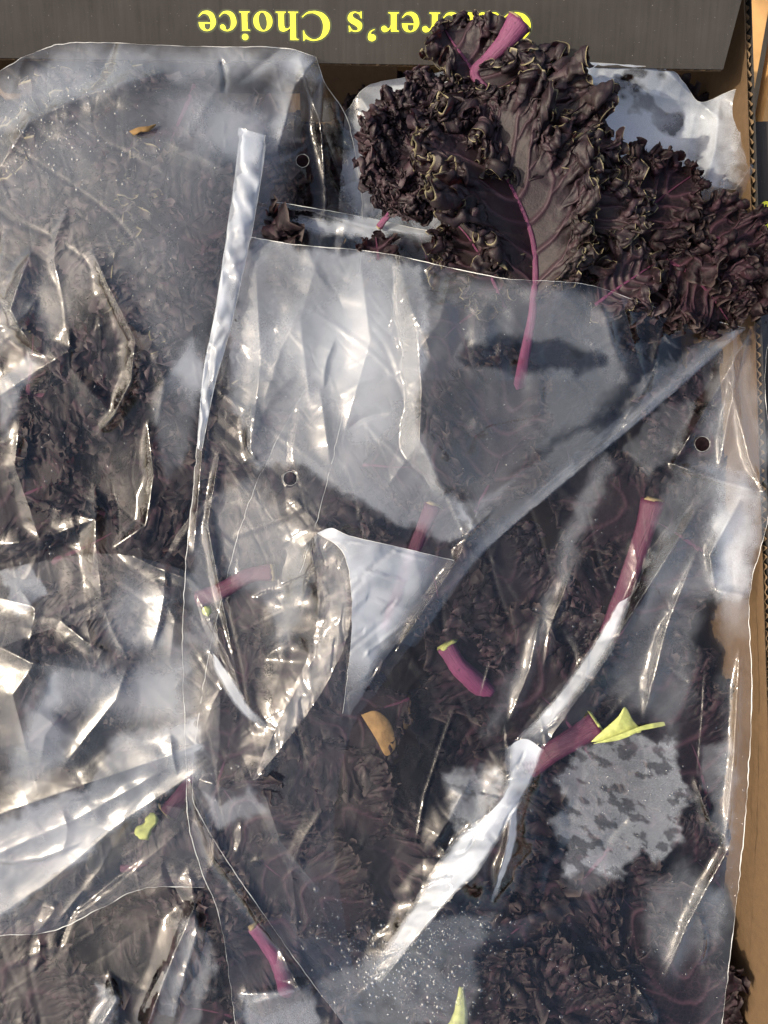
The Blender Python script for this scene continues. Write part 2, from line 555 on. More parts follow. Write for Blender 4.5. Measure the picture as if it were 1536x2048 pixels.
# under-flap: brown inner panel glimpsed in the gap
link('inner_panel', box_mesh('inner_panel', (-.022, .268, -.085), .06, .05, .003, [[1, 0, 0], [0, .94, .34], [0, -.34, .94]]), M['card'], crate)

FA, FB = PX(-260, 116, -.007), PX(1441, 143, -.007)      # near cut edge
_fn = np.cross(FB - FA, np.array([0, 1.0, .22])); _fn /= np.linalg.norm(_fn)


def _on_plane(px, py):
    o = np.array([0, 0, CAM_H]); d = PX(px, py, 0) - o
    return o + d * (np.dot(FA - o, _fn) / np.dot(d, _fn))


FC, FD = _on_plane(1532, -200), _on_plane(-260, -200)
flap = board('printed_flap', FA, FB, FC, FD, .0032, crate, M['ink'])

# ------------------------------------------------------------------ lettering
def spl(pts, n=10):
    """Closed outline: points given as (x, y) are smooth, (x, y, 1) are corners."""
    P = [tuple(p[:2]) for p in pts]; cor = [len(p) > 2 for p in pts]
    k = len(P); out = []
    for i in range(k):
        p1, p2 = np.array(P[i], float), np.array(P[(i + 1) % k], float)
        p0 = p1 - (p2 - p1) * .3 if cor[i] else np.array(P[i - 1], float)
        p3 = p2 + (p2 - p1) * .3 if cor[(i + 1) % k] else np.array(P[(i + 2) % k], float)
        if cor[i] and cor[(i + 1) % k]:
            out.append(p1); continue
        for t in np.linspace(0, 1, n, endpoint=False):
            out.append(.5 * (2 * p1 + (p2 - p0) * t + (2 * p0 - 5 * p1 + 4 * p2 - p3) * t * t + (3 * p1 - p0 - 3 * p2 + p3) * t ** 3))
    return np.array(out)


def ell(cx, cy, rx, ry, rot=0, n=36):
    a = np.linspace(0, 2 * np.pi, n, endpoint=False)
    x, y = rx * np.cos(a), ry * np.sin(a)
    return np.stack([cx + x * math.cos(rot) - y * math.sin(rot), cy + x * math.sin(rot) + y * math.cos(rot)], -1)


GL = {
    'o': (500, [ell(250, 230, 222, 243), ell(250, 230, 92, 212, .10)]),
    'c': (444, [spl([(405, 130, 1), (330, 60), (255, 55), (175, 120), (150, 240), (170, 380), (230, 440), (270, 425), (285, 360), (335, 310), (395, 335), (400, 395), (340, 450), (240, 473), (120, 430), (35, 320), (25, 210), (70, 75), (150, 5), (240, -12), (340, 20), (420, 118, 1)])]),
    'e': (444, [spl([(425, 262, 1), (410, 350), (350, 440), (235, 473), (110, 425), (32, 310), (28, 200), (75, 65), (160, 0), (245, -12), (345, 22), (425, 122, 1), (408, 134, 1), (340, 72), (270, 60), (195, 105), (155, 190), (147, 262, 1)]),
                spl([(148, 300, 1), (163, 390), (200, 437), (240, 437), (280, 400), (292, 300, 1)])]),
    'r': (444, [spl([(20, 0, 1), (265, 0, 1), (265, 22, 1), (215, 40), (205, 90, 1), (205, 300, 1), (235, 370), (275, 385), (305, 350), (355, 320), (415, 350), (425, 410), (385, 462), (330, 473), (265, 440), (205, 365, 1), (205, 461, 1), (20, 461, 1), (20, 438, 1), (60, 425), (75, 385, 1), (75, 80, 1), (65, 35), (20, 22, 1)])]),
    's': (389, [spl([(40, 150, 1), (60, 150, 1), (100, 60), (180, 20), (245, 45), (250, 95), (200, 150), (110, 200), (40, 270), (40, 380), (100, 450), (190, 473), (260, 455), (300, 455), (318, 473, 1), (335, 473, 1), (345, 325, 1), (325, 325, 1), (270, 410), (200, 442), (140, 420), (140, 365), (200, 315), (300, 255), (360, 180), (355, 90), (300, 15), (210, -12), (140, 0), (90, 8), (65, -12, 1), (45, -12, 1)])]),
    'i': (278, [spl([(20, 0, 1), (258, 0, 1), (258, 22, 1), (218, 36), (206, 80, 1), (206, 461, 1), (20, 461, 1), (20, 438, 1), (62, 425), (76, 385, 1), (76, 80, 1), (64, 36), (20, 22, 1)]), ell(140, 610, 76, 76)]),
    'h': (556, [spl([(16, 0, 1), (250, 0, 1), (250, 22, 1), (213, 36), (205, 80, 1), (205, 345, 1), (260, 400), (320, 390), (345, 330, 1), (345, 80, 1), (335, 36), (300, 22, 1), (300, 0, 1), (535, 0, 1), (535, 22, 1), (488, 36), (475, 80, 1), (475, 340, 1), (455, 430), (390, 473), (310, 460), (250, 425), (205, 385, 1), (205, 676, 1), (16, 676, 1), (16, 653, 1), (60, 640), (75, 600, 1), (75, 80, 1), (62, 36), (16, 22, 1)])]),
    'C': (722, [spl([(668, 135, 1), (590, 65), (500, 35), (400, 40), (270, 120), (205, 260), (200, 400), (245, 560), (330, 640), (430, 655), (530, 610), (610, 530), (640, 448, 1), (665, 448, 1), (660, 691, 1), (637, 691, 1), (615, 655), (575, 655), (500, 682), (405, 691), (230, 645), (90, 510), (40, 335), (75, 165), (190, 35), (340, -15), (440, -18), (560, 10), (687, 115, 1)])]),
    'a': (500, [spl([(300, 60, 1), (340, 5), (410, -12), (470, 10), (490, 45), (480, 62, 1), (445, 50), (428, 85, 1), (428, 330, 1), (400, 430), (320, 470), (220, 473), (110, 445), (50, 380), (50, 320), (100, 285), (155, 305), (170, 350), (165, 400), (205, 438), (260, 438), (300, 390), (300, 285, 1), (180, 235), (70, 175), (25, 90), (60, 10), (140, -14), (220, 5)]),
                spl([(300, 100, 1), (300, 250, 1), (210, 200), (165, 135), (190, 75), (240, 70)])]),
    't': (333, [spl([(20, 461, 1), (20, 420, 1), (75, 420, 1), (75, 110, 1), (95, 20), (170, -12), (250, 5), (325, 90, 1), (308, 103, 1), (260, 60), (220, 65), (205, 110, 1), (205, 420, 1), (305, 420, 1), (305, 461, 1), (205, 461, 1), (205, 630, 1), (185, 630, 1), (120, 535), (20, 440, 1)])]),
    "'": (333, [spl([(110, 400, 1), (215, 460), (260, 560), (250, 650), (175, 695), (95, 660), (75, 590), (120, 535), (180, 525), (190, 490), (160, 450), (105, 415, 1)])]),
}


def glyph_mesh(name, outlines, f):
    """Fill the outlines (with holes) and place each point through f(x, y) -> world."""
    from mathutils.geometry import delaunay_2d_cdt
    vs, faces = [], []
    for o in outlines:
        b = len(vs); vs += [Vector((float(p[0]), float(p[1]))) for p in o]
        faces.append(list(range(b, b + len(o))))
    edges = [(fc[i], fc[(i + 1) % len(fc)]) for fc in faces for i in range(len(fc))]
    v2, e2, f2, *_ = delaunay_2d_cdt(vs, edges, [], 0, 1e-4)
    def inside(p):
        odd = False
        for o in outlines:
            x, y = o[:, 0], o[:, 1]; x2, y2 = np.roll(x, -1), np.roll(y, -1)
            c = ((y > p[1]) != (y2 > p[1])) & (p[0] < (x2 - x) * (p[1] - y) / (y2 - y + 1e-12) + x)
            if c.sum() % 2: odd = not odd
        return odd
    keep = [fc for fc in f2 if inside(sum((np.array(v2[i]) for i in fc), np.zeros(2)) / len(fc))]
    return mesh_np(name, [f(v[0], v[1]) for v in v2], tris=keep, smooth=False)


def offset_outline(o, d):
    area = np.sum(o[:, 0] * np.roll(o[:, 1], -1) - np.roll(o[:, 0], -1) * o[:, 1])
    t = np.roll(o, -1, 0) - np.roll(o, 1, 0); t /= np.linalg.norm(t, axis=1)[:, None] + 1e-9
    nn = np.stack([t[:, 1], -t[:, 0]], -1) * (1 if area > 0 else -1)
    return o + nn * d


fu = (FB - FA) / np.linalg.norm(FB - FA)
fn = np.cross(FB - FA, FD - FA); fn /= np.linalg.norm(fn)
fv = np.cross(fn, fu)


def on_flap(px, py, lift):
    """Point on the printed face that is seen at a photo pixel."""
    o = np.array([0, 0, CAM_H]); d = PX(px, py, 0) - o
    p0 = FA + fn * (.0032 + lift)
    return o + d * (np.dot(p0 - o, fn) / np.dot(d, fn))


text = "Caterer's Choice"
adv = {k: v[0] for k, v in GL.items()}; adv[' '] = 290
gap = 30
tot = sum(adv[c] + gap for c in text)
P0, P1 = on_flap(1066, 26, .0), on_flap(392, 22, .0)
ux = (P1 - P0); sc = np.linalg.norm(ux) / tot; ux /= np.linalg.norm(ux); uy = np.cross(fn, ux)
ysc = np.linalg.norm(on_flap(640, 81, 0) - on_flap(640, 24, 0)) / 680
xx = 0
for c in text:
    if c != ' ':
        def place(x, y, l, x0=xx): return P0 + ux * (x0 + x) * sc + uy * y * ysc + fn * l
        le = link('letter', glyph_mesh('letter', GL[c][1], lambda x, y: place(x, y, .00022)), M['yellow'], flap)
        hal = [offset_outline(o, 48) for o in GL[c][1][:1]] + ([ell(140, 610, 120, 120)] if c == 'i' else [])
        link('ink_halo', glyph_mesh('ink_halo', hal, lambda x, y: place(x, y, .0001)), M['halo'], flap)
    xx += adv[c] + gap

# neighbour box
nb = empty('cardboard_box', (.40, .05, -.2), 'closed black printed box with yellow marks standing beside the open box', 'box')
nz = -.022
a, b = PX(1506, 243, nz), PX(1600, 2300, nz)
lid = link('lid', mesh_np('lid', [(a[0], a[1], nz), (b[0], b[1], nz), (b[0] + .4, b[1], nz), (a[0] + .4, a[1] + .012, nz),
                            (a[0], a[1], nz - .004), (b[0], b[1], nz - .004), (b[0] + .4, b[1], nz - .004), (a[0] + .4, a[1] + .012, nz - .004)],
                  [(0, 1, 2, 3), (7, 6, 5, 4), (0, 4, 5, 1), (1, 5, 6, 2), (2, 6, 7, 3), (3, 7, 4, 0)], smooth=False), M['ink'], nb)
board('side_wall', (b[0], b[1], nz - .004), (a[0], a[1], nz - .004), (a[0], a[1], -.22), (b[0], b[1], -.22), -.004, nb, M['ink'])
board('end_wall', (a[0], a[1], nz - .004), (a[0] + .4, a[1] + .012, nz - .004), (a[0] + .4, a[1] + .012, -.22), (a[0], a[1], -.22), -.004, nb, M['ink'])
for (px, py, r, r2) in ((1532, 412, 10, 4), (1538, 432, 10, 4), (1530, 447, 5, 0), (1540, 450, 6, 0)):
    c = PX(px, py, nz + .0002); s = (CAM_H - nz) / FPX
    outl = [ell(c[0] / s, c[1] / s, r, r, 0, 24)] + ([ell(c[0] / s, c[1] / s, r2 * .6, r2, 0, 16)] if r2 else [])
    link('printed_mark', glyph_mesh('printed_mark', outl, lambda x, y: (x * s, y * s, nz + .0003)), M['yellow'], lid)

# ------------------------------------------------------------------ kale
def smooth01(a, b, x):
    t = np.clip((x - a) / (b - a), 0, 1); return t * t * (3 - 2 * t)


def grid_normals(P):
    du = np.gradient(P, axis=0); dv = np.gradient(P, axis=1)
    n = np.cross(dv, du); return n / (np.linalg.norm(n, axis=-1)[..., None] + 1e-12)


def kale_blade(path, wl, wr, seed, nu=440, nv=30, waves=((22, 6, .25, 1.3), (9, 3.2, .5, 1.5), (4.2, 1.3, .72, 1.5)), cup=(.25, .25), lobes=5, sweep=.35, nup=(0, 0, 1), nveins=6, thick_tip=.35, gain=1.0, crinkle=((9.0, .9, .0), (3.2, .8, .42), (1.5, .45, .5)), teeth=.10):
    """Ruffled blade: path = midrib points (m); wl, wr = half widths (m). Returns a mesh."""
    r = np.random.default_rng(seed)
    C = catmull(path, nu); T = np.gradient(C, axis=0); T /= np.linalg.norm(T, axis=1)[:, None]
    L = np.cross(T, np.asarray(nup, float)); L /= np.linalg.norm(L, axis=1)[:, None]
    Nn = np.cross(L, T)
    u = np.linspace(0, 1, nu); length = np.linalg.norm(np.diff(C, axis=0), axis=1).sum()
    Vs, Ms, Ve = [], [], []
    for sgn, wm, cp in ((-1, wl, cup[0]), (1, wr, cup[1])):
        s = np.linspace(0, 1, nv) ** .8
        ph = r.random() * 6
        wu = wm * np.clip(np.sin(np.pi * np.clip(u, .0, 1) ** .8) ** .55, .12, 1) * (1 + .16 * np.sin(2 * np.pi * lobes * u + ph) + .05 * r.normal(size=1))
        wu *= smooth01(-.08, .12, u); wu = wu * (1 - smooth01(.9, 1.0, u) * (1 - thick_tip))
        SS = s[None, :]; WU = wu[:, None]
        lat = sgn * L[:, None] * math.cos(cp) + Nn[:, None] * math.sin(cp)
        P = C[:, None] + SS[..., None] * WU[..., None] * (lat + T[:, None] * sweep * SS[..., None])
        # whole-blade undulation
        P = P + Nn[:, None] * (SS ** 1.4 * .16 * wm * np.sin(2 * np.pi * (1.6 * u[:, None] + r.random())))[..., None]
        e = P[:, -1]; arc = np.concatenate([[0], np.cumsum(np.linalg.norm(np.diff(e, axis=0), axis=1))]) * 1000
        tot = arc[-1]
        for (lam, A, s0, pw) in waves:
            n = max(int(tot / lam), 2)
            kn = np.cumsum(.55 + .9 * r.random(n + 4)); kn = kn / kn[-2] * n
            phase = 2 * np.pi * np.interp(arc / lam, np.arange(n + 4), kn) + r.random() * 6
            am = A * gain / 1000 * np.interp(arc / lam, np.arange(n + 4), .5 + .9 * r.random(n + 4))
            env = smooth01(s0, 1.0, SS) ** pw * am[:, None] * smooth01(0, .05, u)[:, None]
            Ng = grid_normals(P) * sgn
            dv = np.gradient(P, axis=1); dv /= np.linalg.norm(dv, axis=-1)[..., None] + 1e-12
            du = np.gradient(P, axis=0); du /= np.linalg.norm(du, axis=-1)[..., None] + 1e-12
            p = phase[:, None] + .8 * SS + 2.6 * (vnoise(arc[:, None] / lam * .8 + 0 * SS, SS * wm * 1000 / lam * 1.3 + 0 * arc[:, None], seed + int(lam * 10)) - .5)
            P = P + env[..., None] * (Ng * np.sin(p)[..., None] - du * (.62 * np.sin(2 * p))[..., None] + dv * (.30 * np.cos(p * .5 + 1) - .25 * np.abs(np.sin(p)))[..., None])
        for (lam, A, s0) in crinkle:
            env = smooth01(s0, .95, SS) * A * gain / 1000
            ua, ub = arc[:, None] / lam + 0 * SS, SS * wm * 1600 / lam + 0 * arc[:, None]
            D = np.stack([vnoise(ua, ub, seed * 3 + q + int(lam * 7)) + .5 * vnoise(ua * 2.1, ub * 2.1, seed * 3 + q + 5) - .75 for q in range(3)], -1)
            P = P + D * 2 * env[..., None]
        if teeth:
            tn = vnoise(arc / 2.6, 0 * arc, seed + 77) + .6 * vnoise(arc / 1.2, 0 * arc + 9, seed + 78) - .8
            P = P + (e - C)[:, None] * (smooth01(.75, 1, SS) * teeth * tn[:, None] * 2)[..., None]
        vein = np.zeros((nu, nv))
        for i in range(nveins):
            u0 = .04 + .8 * i / nveins + .03 * r.random()
            line = u0 + (.20 + .06 * r.random()) * s ** 1.15 + .012 * np.sin(9 * s + i)
            wv = (.0011 * (1 - .75 * s) + .0003) / length
            vein = np.maximum(vein, np.exp(-((u[:, None] - line[None, :]) / wv) ** 2) * (s < .9) * (1 - .6 * s))
            for q in (.35, .55):
                l2 = u0 + .22 * q ** 1.15 + (s - q) * .05
                l2 = np.where(s > q, l2, 9)
                vein = np.maximum(vein, .6 * np.exp(-((u[:, None] - l2[None, :]) / (wv * .6)) ** 2) * (s < .85))
        P = P + Nn[:, None] * (vein * .0012)[..., None]
        Vs.append(P); Ms.append(np.tile(s, (nu, 1))); Ve.append(vein)
    V = np.concatenate([Vs[0][:, ::-1], Vs[1][:, 1:]], 1)
    mg = np.concatenate([Ms[0][:, ::-1], Ms[1][:, 1:]], 1)
    ve = np.concatenate([Ve[0][:, ::-1], Ve[1][:, 1:]], 1)
    return mesh_np('blade', V, grid_quads(nu, V.shape[1]), attrs={'margin': mg, 'vein': np.clip(ve, 0, 1)})


def leaf(label, pts, wl, wr, seed, r0=3.0, r1=.6, stem_pts=None, kmat='kale', smat='stem', cut=False, group=None, name='kale_leaf', lift=1.0, tipflare=1.0, ribpow=1.15, **kw):
    """pts: midrib as (px, py, z mm) base to tip; wl, wr half widths in px; stem_pts: stalk before the base."""
    zz_ = lambda c: (c * .62 if c > 8 else c - 3) / 1000
    P = np.array([PX(a, b, zz_(c)) for a, b, c in pts])
    s = (CAM_H - P[:, 2].mean()) / FPX
    root = empty(name, tuple(P[0]), label, 'kale leaf', group)
    link('blade', kale_blade(P, wl * s, wr * s, seed, **kw), M[kmat], root)
    full = P if not stem_pts else np.vstack([[PX(a, b, zz_(c)) for a, b, c in stem_pts], P])
    k = 60; path = catmull(full, k); path[:, 2] += lift / 1000 * .6
    t = np.linspace(0, 1, k)
    rad = (r0 * (1 - t) ** ribpow + r1) / 1000
    if tipflare != 1: rad *= 1 + (tipflare - 1) * np.clip(1 - t * 5, 0, 1)
    st = link('midrib', tube_mesh('midrib', path, rad, 12, .8, True, .05), M[smat], root)
    if cut:
        d = path[0] - path[2]; d /= np.linalg.norm(d)
        link('cut_end', tube_mesh('cut_end', [path[0] - d * .0003, path[0] + d * .0007], [rad[0] * .97, rad[0] * .85], 12, .8, True, .12), M['cut'], st)
    return root


CRISP = ((3.4, 1.7, .0), (1.7, 1.25, .0), (.95, .7, .0))
FRIZZ = ((10, 4.0, .04, 1.0), (4.2, 2.5, .06, .9), (1.9, 1.25, .1, .9))
CURL = ((13, 4.8, .30, 1.2), (5.6, 3.0, .42, 1.1), (2.5, 1.3, .55, 1.1))

# leaves lying out of the bag, upper part of the heap
leaf('big kale leaf with a long purple midrib rising out of the open bag mouth', [(1066, 600, 22), (1070, 540, 26), (1062, 470, 29), (1030, 390, 31), (985, 310, 30), (935, 235, 26), (915, 205, 22)],
     180, 150, 11, 3.7, .4, [(1030, 820, -26), (1036, 780, -12), (1042, 745, 2), (1052, 690, 16), (1062, 640, 20)], ribpow=1.9, cup=(.55, .40), waves=CURL, nu=640, nv=46, lobes=3, nveins=6)
leaf('kale leaf topped by a thick cut purple stalk lying over the yellow lettering', [(950, 148, 30), (985, 190, 31), (1040, 240, 31), (1090, 300, 28), (1120, 350, 22)],
     150, 125, 12, 4.3, .5, [(1040, 44, 46), (1010, 85, 41), (975, 120, 35)], cut=True, tipflare=1.3, ribpow=2.2, lift=.2, cup=(.2, .15), waves=CURL, nu=620, nv=44, lobes=3)
leaf('curly kale clump behind the thick cut stalk against the black flap', [(960, 165, 26), (930, 120, 28), (905, 85, 27), (890, 60, 24)], 70, 80, 13, .9, .3, cup=(.2, .3), waves=CURL, nu=400, nv=36, lobes=2, nveins=3)
leaf('finely frizzed blackish kale leaf with a small pink stalk end', [(778, 425, 14), (800, 370, 20), (830, 300, 25), (860, 230, 26), (890, 170, 25)],
     105, 105, 14, 1.6, .2, [(758, 452, 8), (768, 438, 11)], kmat='kale_dark', cut=True, ribpow=3.5, lift=-2, cup=(.15, .2), waves=FRIZZ, crinkle=CRISP, nu=760, nv=56, lobes=4, nveins=4, gain=.9)
leaf('frizzed dark kale leaf between the finely frizzed leaf and the cut stalk', [(930, 380, 18), (935, 320, 23), (930, 250, 27), (915, 180, 28)],
     95, 70, 15, .9, .25, kmat='kale_dark', cup=(.2, .2), waves=FRIZZ, crinkle=CRISP, nu=600, nv=46, lobes=3, nveins=3, gain=.9)
leaf('finely frizzed blackish kale lobe nearest the full bag', [(815, 400, 16), (795, 340, 19), (785, 280, 20), (795, 215, 18)],
     62, 62, 31, .8, .25, kmat='kale_dark', smat='stem_dark', lift=-2, cup=(.1, .1), waves=FRIZZ, crinkle=CRISP, nu=520, nv=40, lobes=4, nveins=2)
leaf('finely frizzed blackish kale lobe hanging lowest, above the torn kale scrap', [(860, 300, 18), (850, 350, 20), (845, 400, 19), (850, 435, 15)],
     65, 65, 32, .8, .25, kmat='kale_dark', smat='stem_dark', lift=-2, cup=(.1, .1), waves=FRIZZ, crinkle=CRISP, nu=460, nv=38, lobes=3, nveins=2)
leaf('broad grey-purple kale leaf showing its pale veins beside the big midrib', [(1140, 480, 18), (1175, 430, 24), (1215, 375, 28), (1245, 330, 27)], 90, 105, 16, 0.72, .25, smat='stem_dark', cup=(.2, .15), waves=CURL, nu=440, nv=36, lobes=3)
leaf('curly kale leaf standing upright in the middle of the heap', [(1110, 360, 22), (1150, 320, 27), (1185, 275, 29), (1205, 250, 28)], 75, 75, 17, 0.72, .25, cup=(.4, .3), waves=CURL, nu=420, nv=36, lobes=3)
leaf('dark kale leaf tucked behind the grey-purple veined leaf', [(1200, 520, 8), (1260, 450, 14), (1330, 390, 17), (1385, 350, 14)], 110, 100, 18, 0.88, .25, smat='stem_dark', kmat='kale_far', cup=(.1, .2), waves=CURL, nu=480, nv=38)
leaf('purple kale leaf with midrib running down to the box corner bags', [(1330, 520, 14), (1375, 545, 18), (1420, 590, 17), (1455, 640, 10)], 95, 85, 19, 0.83, .25, smat='stem_dark', kmat='kale_far', cup=(.25, .1), waves=CURL, nu=460, nv=38, lobes=3)
leaf('blackish kale leaf hanging over the rim of the box towards the neighbouring box', [(1350, 470, 12), (1410, 470, 17), (1470, 490, 17), (1530, 520, 10)], 75, 100, 20, 0.83, .25, smat='stem_dark', kmat='kale_far', cup=(.15, .2), waves=CURL, nu=460, nv=38, lobes=3)
leaf('small blackish kale leaf at the far end of the heap, over the neighbouring box', [(1440, 560, 6), (1480, 560, 10), (1540, 570, 7)], 70, 75, 26, 0.83, .25, smat='stem_dark', kmat='kale_far', waves=CURL, nu=400, nv=34, lobes=3)
leaf('pinkish sunlit kale leaf just above the open bag edge', [(1190, 610, 16), (1230, 580, 20), (1275, 550, 21), (1305, 530, 18)], 65, 60, 21, 0.72, .25, cup=(.25, .2), waves=CURL, nu=400, nv=34, lobes=3)
leaf('black shaded kale leaf under the heap beside the bag mouth', [(1180, 560, 2), (1250, 570, 6), (1330, 580, 6), (1390, 600, 0)], 80, 70, 22, 0.77, .25, smat='stem_dark', kmat='kale_dark', waves=CURL, nu=400, nv=34)
leaf('dark folded kale leaf lying under the big leaf at the bag mouth', [(1010, 620, 12), (980, 550, 14), (940, 480, 15), (905, 440, 14)], 95, 90, 23, 0.88, .25, kmat='kale', waves=CURL, nu=460, nv=38, cup=(.2, .1))
leaf('tiny torn piece of dark kale resting on the bag mouth film', [(758, 520, 8), (755, 500, 11), (752, 475, 11)], 34, 34, 24, .8, .3, smat='stem_dark', kmat='kale_far', waves=((10, 2.5, .3, 1.2), (4, 1.2, .6, 1.3)), nu=120, nv=20, nveins=2)
leaf('kale leaf curled up behind the middle of the heap on misted film', [(1080, 420, 16), (1130, 400, 20), (1180, 430, 20), (1210, 480, 16)], 80, 70, 25, 0.77, .25, waves=CURL, nu=420, nv=34, cup=(.3, .3))

# ------------------------------------------------------------------ kale inside the bags (copies of six leaves)
protos = []
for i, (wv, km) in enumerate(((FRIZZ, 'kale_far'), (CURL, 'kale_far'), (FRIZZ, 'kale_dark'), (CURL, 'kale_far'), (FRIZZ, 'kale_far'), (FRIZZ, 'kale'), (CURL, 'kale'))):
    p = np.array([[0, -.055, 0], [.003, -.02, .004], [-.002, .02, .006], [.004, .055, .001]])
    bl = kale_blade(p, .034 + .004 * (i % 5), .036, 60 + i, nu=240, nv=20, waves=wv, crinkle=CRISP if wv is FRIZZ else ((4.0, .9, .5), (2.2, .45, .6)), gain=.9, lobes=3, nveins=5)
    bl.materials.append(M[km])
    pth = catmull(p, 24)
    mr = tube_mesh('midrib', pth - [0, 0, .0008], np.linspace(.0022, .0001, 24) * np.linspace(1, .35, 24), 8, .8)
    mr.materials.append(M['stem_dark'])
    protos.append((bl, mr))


def inner_leaf(px, py, z, ang, scale, k, tilt, label, group):
    q = PX(px, py, (z - 10) / 1000)
    o = bpy.data.objects.new('kale_leaf', None); COL.objects.link(o)
    o.empty_display_size = .02
    o.location = tuple(q); o.rotation_euler = (tilt[0], tilt[1], math.radians(ang)); o.scale = (scale, scale, scale * .6)
    tag(o, label, 'kale leaf', group)
    for nm, me in zip(('blade', 'midrib'), protos[k]):
        c = bpy.data.objects.new(nm, me); c.parent = o; COL.objects.link(c)


def in_poly(p, poly):
    odd = False; k = len(poly)
    for i in range(k):
        (x1, y1), (x2, y2) = poly[i], poly[(i + 1) % k]
        if (y1 > p[1]) != (y2 > p[1]) and p[0] < (x2 - x1) * (p[1] - y1) / (y2 - y1) + x1: odd = not odd
    return odd
def fill(poly, n, z, seed, label, group, ks=(0, 1, 2, 3, 4), sc=(.8, 1.15)):
    r = random.Random(seed); xs, ys = zip(*poly); got = []
    tries = 0
    while len(got) < n and tries < 4000:
        tries += 1
        p = (r.uniform(min(xs), max(xs)), r.uniform(min(ys), max(ys)))
        if not in_poly(p, poly): continue
        if got and min(math.hypot(p[0] - g[0], p[1] - g[1]) for g in got) < 60 + 300 / (1 + tries * .01): continue
        got.append(p)
        inner_leaf(p[0], p[1], r.uniform(*z), r.uniform(0, 360), r.uniform(*sc), r.choice(ks), (r.uniform(-.1, .1), r.uniform(-.1, .1)), label, group)


GA = 'kale leaves packed in the big misted bag'
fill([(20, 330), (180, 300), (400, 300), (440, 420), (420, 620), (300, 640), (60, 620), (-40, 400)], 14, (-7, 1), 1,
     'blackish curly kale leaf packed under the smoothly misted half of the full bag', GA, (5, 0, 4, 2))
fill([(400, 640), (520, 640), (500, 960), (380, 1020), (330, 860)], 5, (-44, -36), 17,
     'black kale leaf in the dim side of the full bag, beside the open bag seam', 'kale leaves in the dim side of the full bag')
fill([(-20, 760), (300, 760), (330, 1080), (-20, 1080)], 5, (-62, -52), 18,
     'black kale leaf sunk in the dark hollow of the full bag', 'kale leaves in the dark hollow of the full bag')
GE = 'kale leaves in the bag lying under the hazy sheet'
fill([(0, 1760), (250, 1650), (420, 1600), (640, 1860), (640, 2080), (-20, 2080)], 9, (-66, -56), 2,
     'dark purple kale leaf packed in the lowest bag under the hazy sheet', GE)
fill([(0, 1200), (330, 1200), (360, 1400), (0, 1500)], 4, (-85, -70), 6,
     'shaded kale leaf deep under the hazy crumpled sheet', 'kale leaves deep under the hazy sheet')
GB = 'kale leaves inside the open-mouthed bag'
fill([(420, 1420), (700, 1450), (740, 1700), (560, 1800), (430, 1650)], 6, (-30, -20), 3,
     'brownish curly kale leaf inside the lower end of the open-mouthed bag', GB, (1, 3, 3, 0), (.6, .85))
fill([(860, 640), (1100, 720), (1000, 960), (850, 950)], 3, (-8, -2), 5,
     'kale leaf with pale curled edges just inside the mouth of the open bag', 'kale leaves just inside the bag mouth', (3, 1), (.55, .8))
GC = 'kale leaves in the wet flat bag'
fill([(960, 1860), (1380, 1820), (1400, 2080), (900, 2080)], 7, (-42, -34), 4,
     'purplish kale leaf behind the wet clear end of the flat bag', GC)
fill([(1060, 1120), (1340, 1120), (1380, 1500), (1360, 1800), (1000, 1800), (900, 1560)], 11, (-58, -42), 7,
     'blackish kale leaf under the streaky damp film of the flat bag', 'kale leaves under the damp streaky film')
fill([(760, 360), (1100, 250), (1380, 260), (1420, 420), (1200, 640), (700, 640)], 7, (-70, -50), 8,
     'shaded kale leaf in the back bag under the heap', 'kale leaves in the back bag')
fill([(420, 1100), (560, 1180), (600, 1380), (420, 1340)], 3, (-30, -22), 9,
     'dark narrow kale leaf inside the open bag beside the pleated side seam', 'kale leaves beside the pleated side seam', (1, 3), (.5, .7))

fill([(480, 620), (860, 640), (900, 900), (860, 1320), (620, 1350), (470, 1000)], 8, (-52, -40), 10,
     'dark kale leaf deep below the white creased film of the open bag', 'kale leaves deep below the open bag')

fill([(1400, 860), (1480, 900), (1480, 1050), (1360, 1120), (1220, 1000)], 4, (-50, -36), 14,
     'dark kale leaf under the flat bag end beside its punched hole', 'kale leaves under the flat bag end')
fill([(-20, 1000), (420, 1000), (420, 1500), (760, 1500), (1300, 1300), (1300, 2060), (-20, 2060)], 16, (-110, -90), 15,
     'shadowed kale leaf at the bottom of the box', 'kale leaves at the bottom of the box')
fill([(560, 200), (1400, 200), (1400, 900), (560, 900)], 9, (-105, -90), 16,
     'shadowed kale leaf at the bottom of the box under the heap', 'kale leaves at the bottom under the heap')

# stalks that show through the film
def stalk(label, pts, r0, r1, smat='stem', cut='cut', flare=1.2):
    P = catmull([PX(a, b, c / 1000) for a, b, c in pts], 24)
    t = np.linspace(0, 1, 24)
    rad = (r0 * (1 - t) + r1 * t) / 1000 * (1 + (flare - 1) * np.clip(1 - 5 * t, 0, 1))
    o = link('kale_stalk', tube_mesh('kale_stalk', P, rad, 12, .75, True, .06), M[smat])
    tag(o, label, 'kale stalk')
    d = P[0] - P[1]; d /= np.linalg.norm(d)
    link('cut_end', tube_mesh('cut_end', [P[0] - d * .0004, P[0] + d * .0012], [rad[0] * .98, rad[0] * .8], 10, .75, True, .2), M[cut], o)
    return o


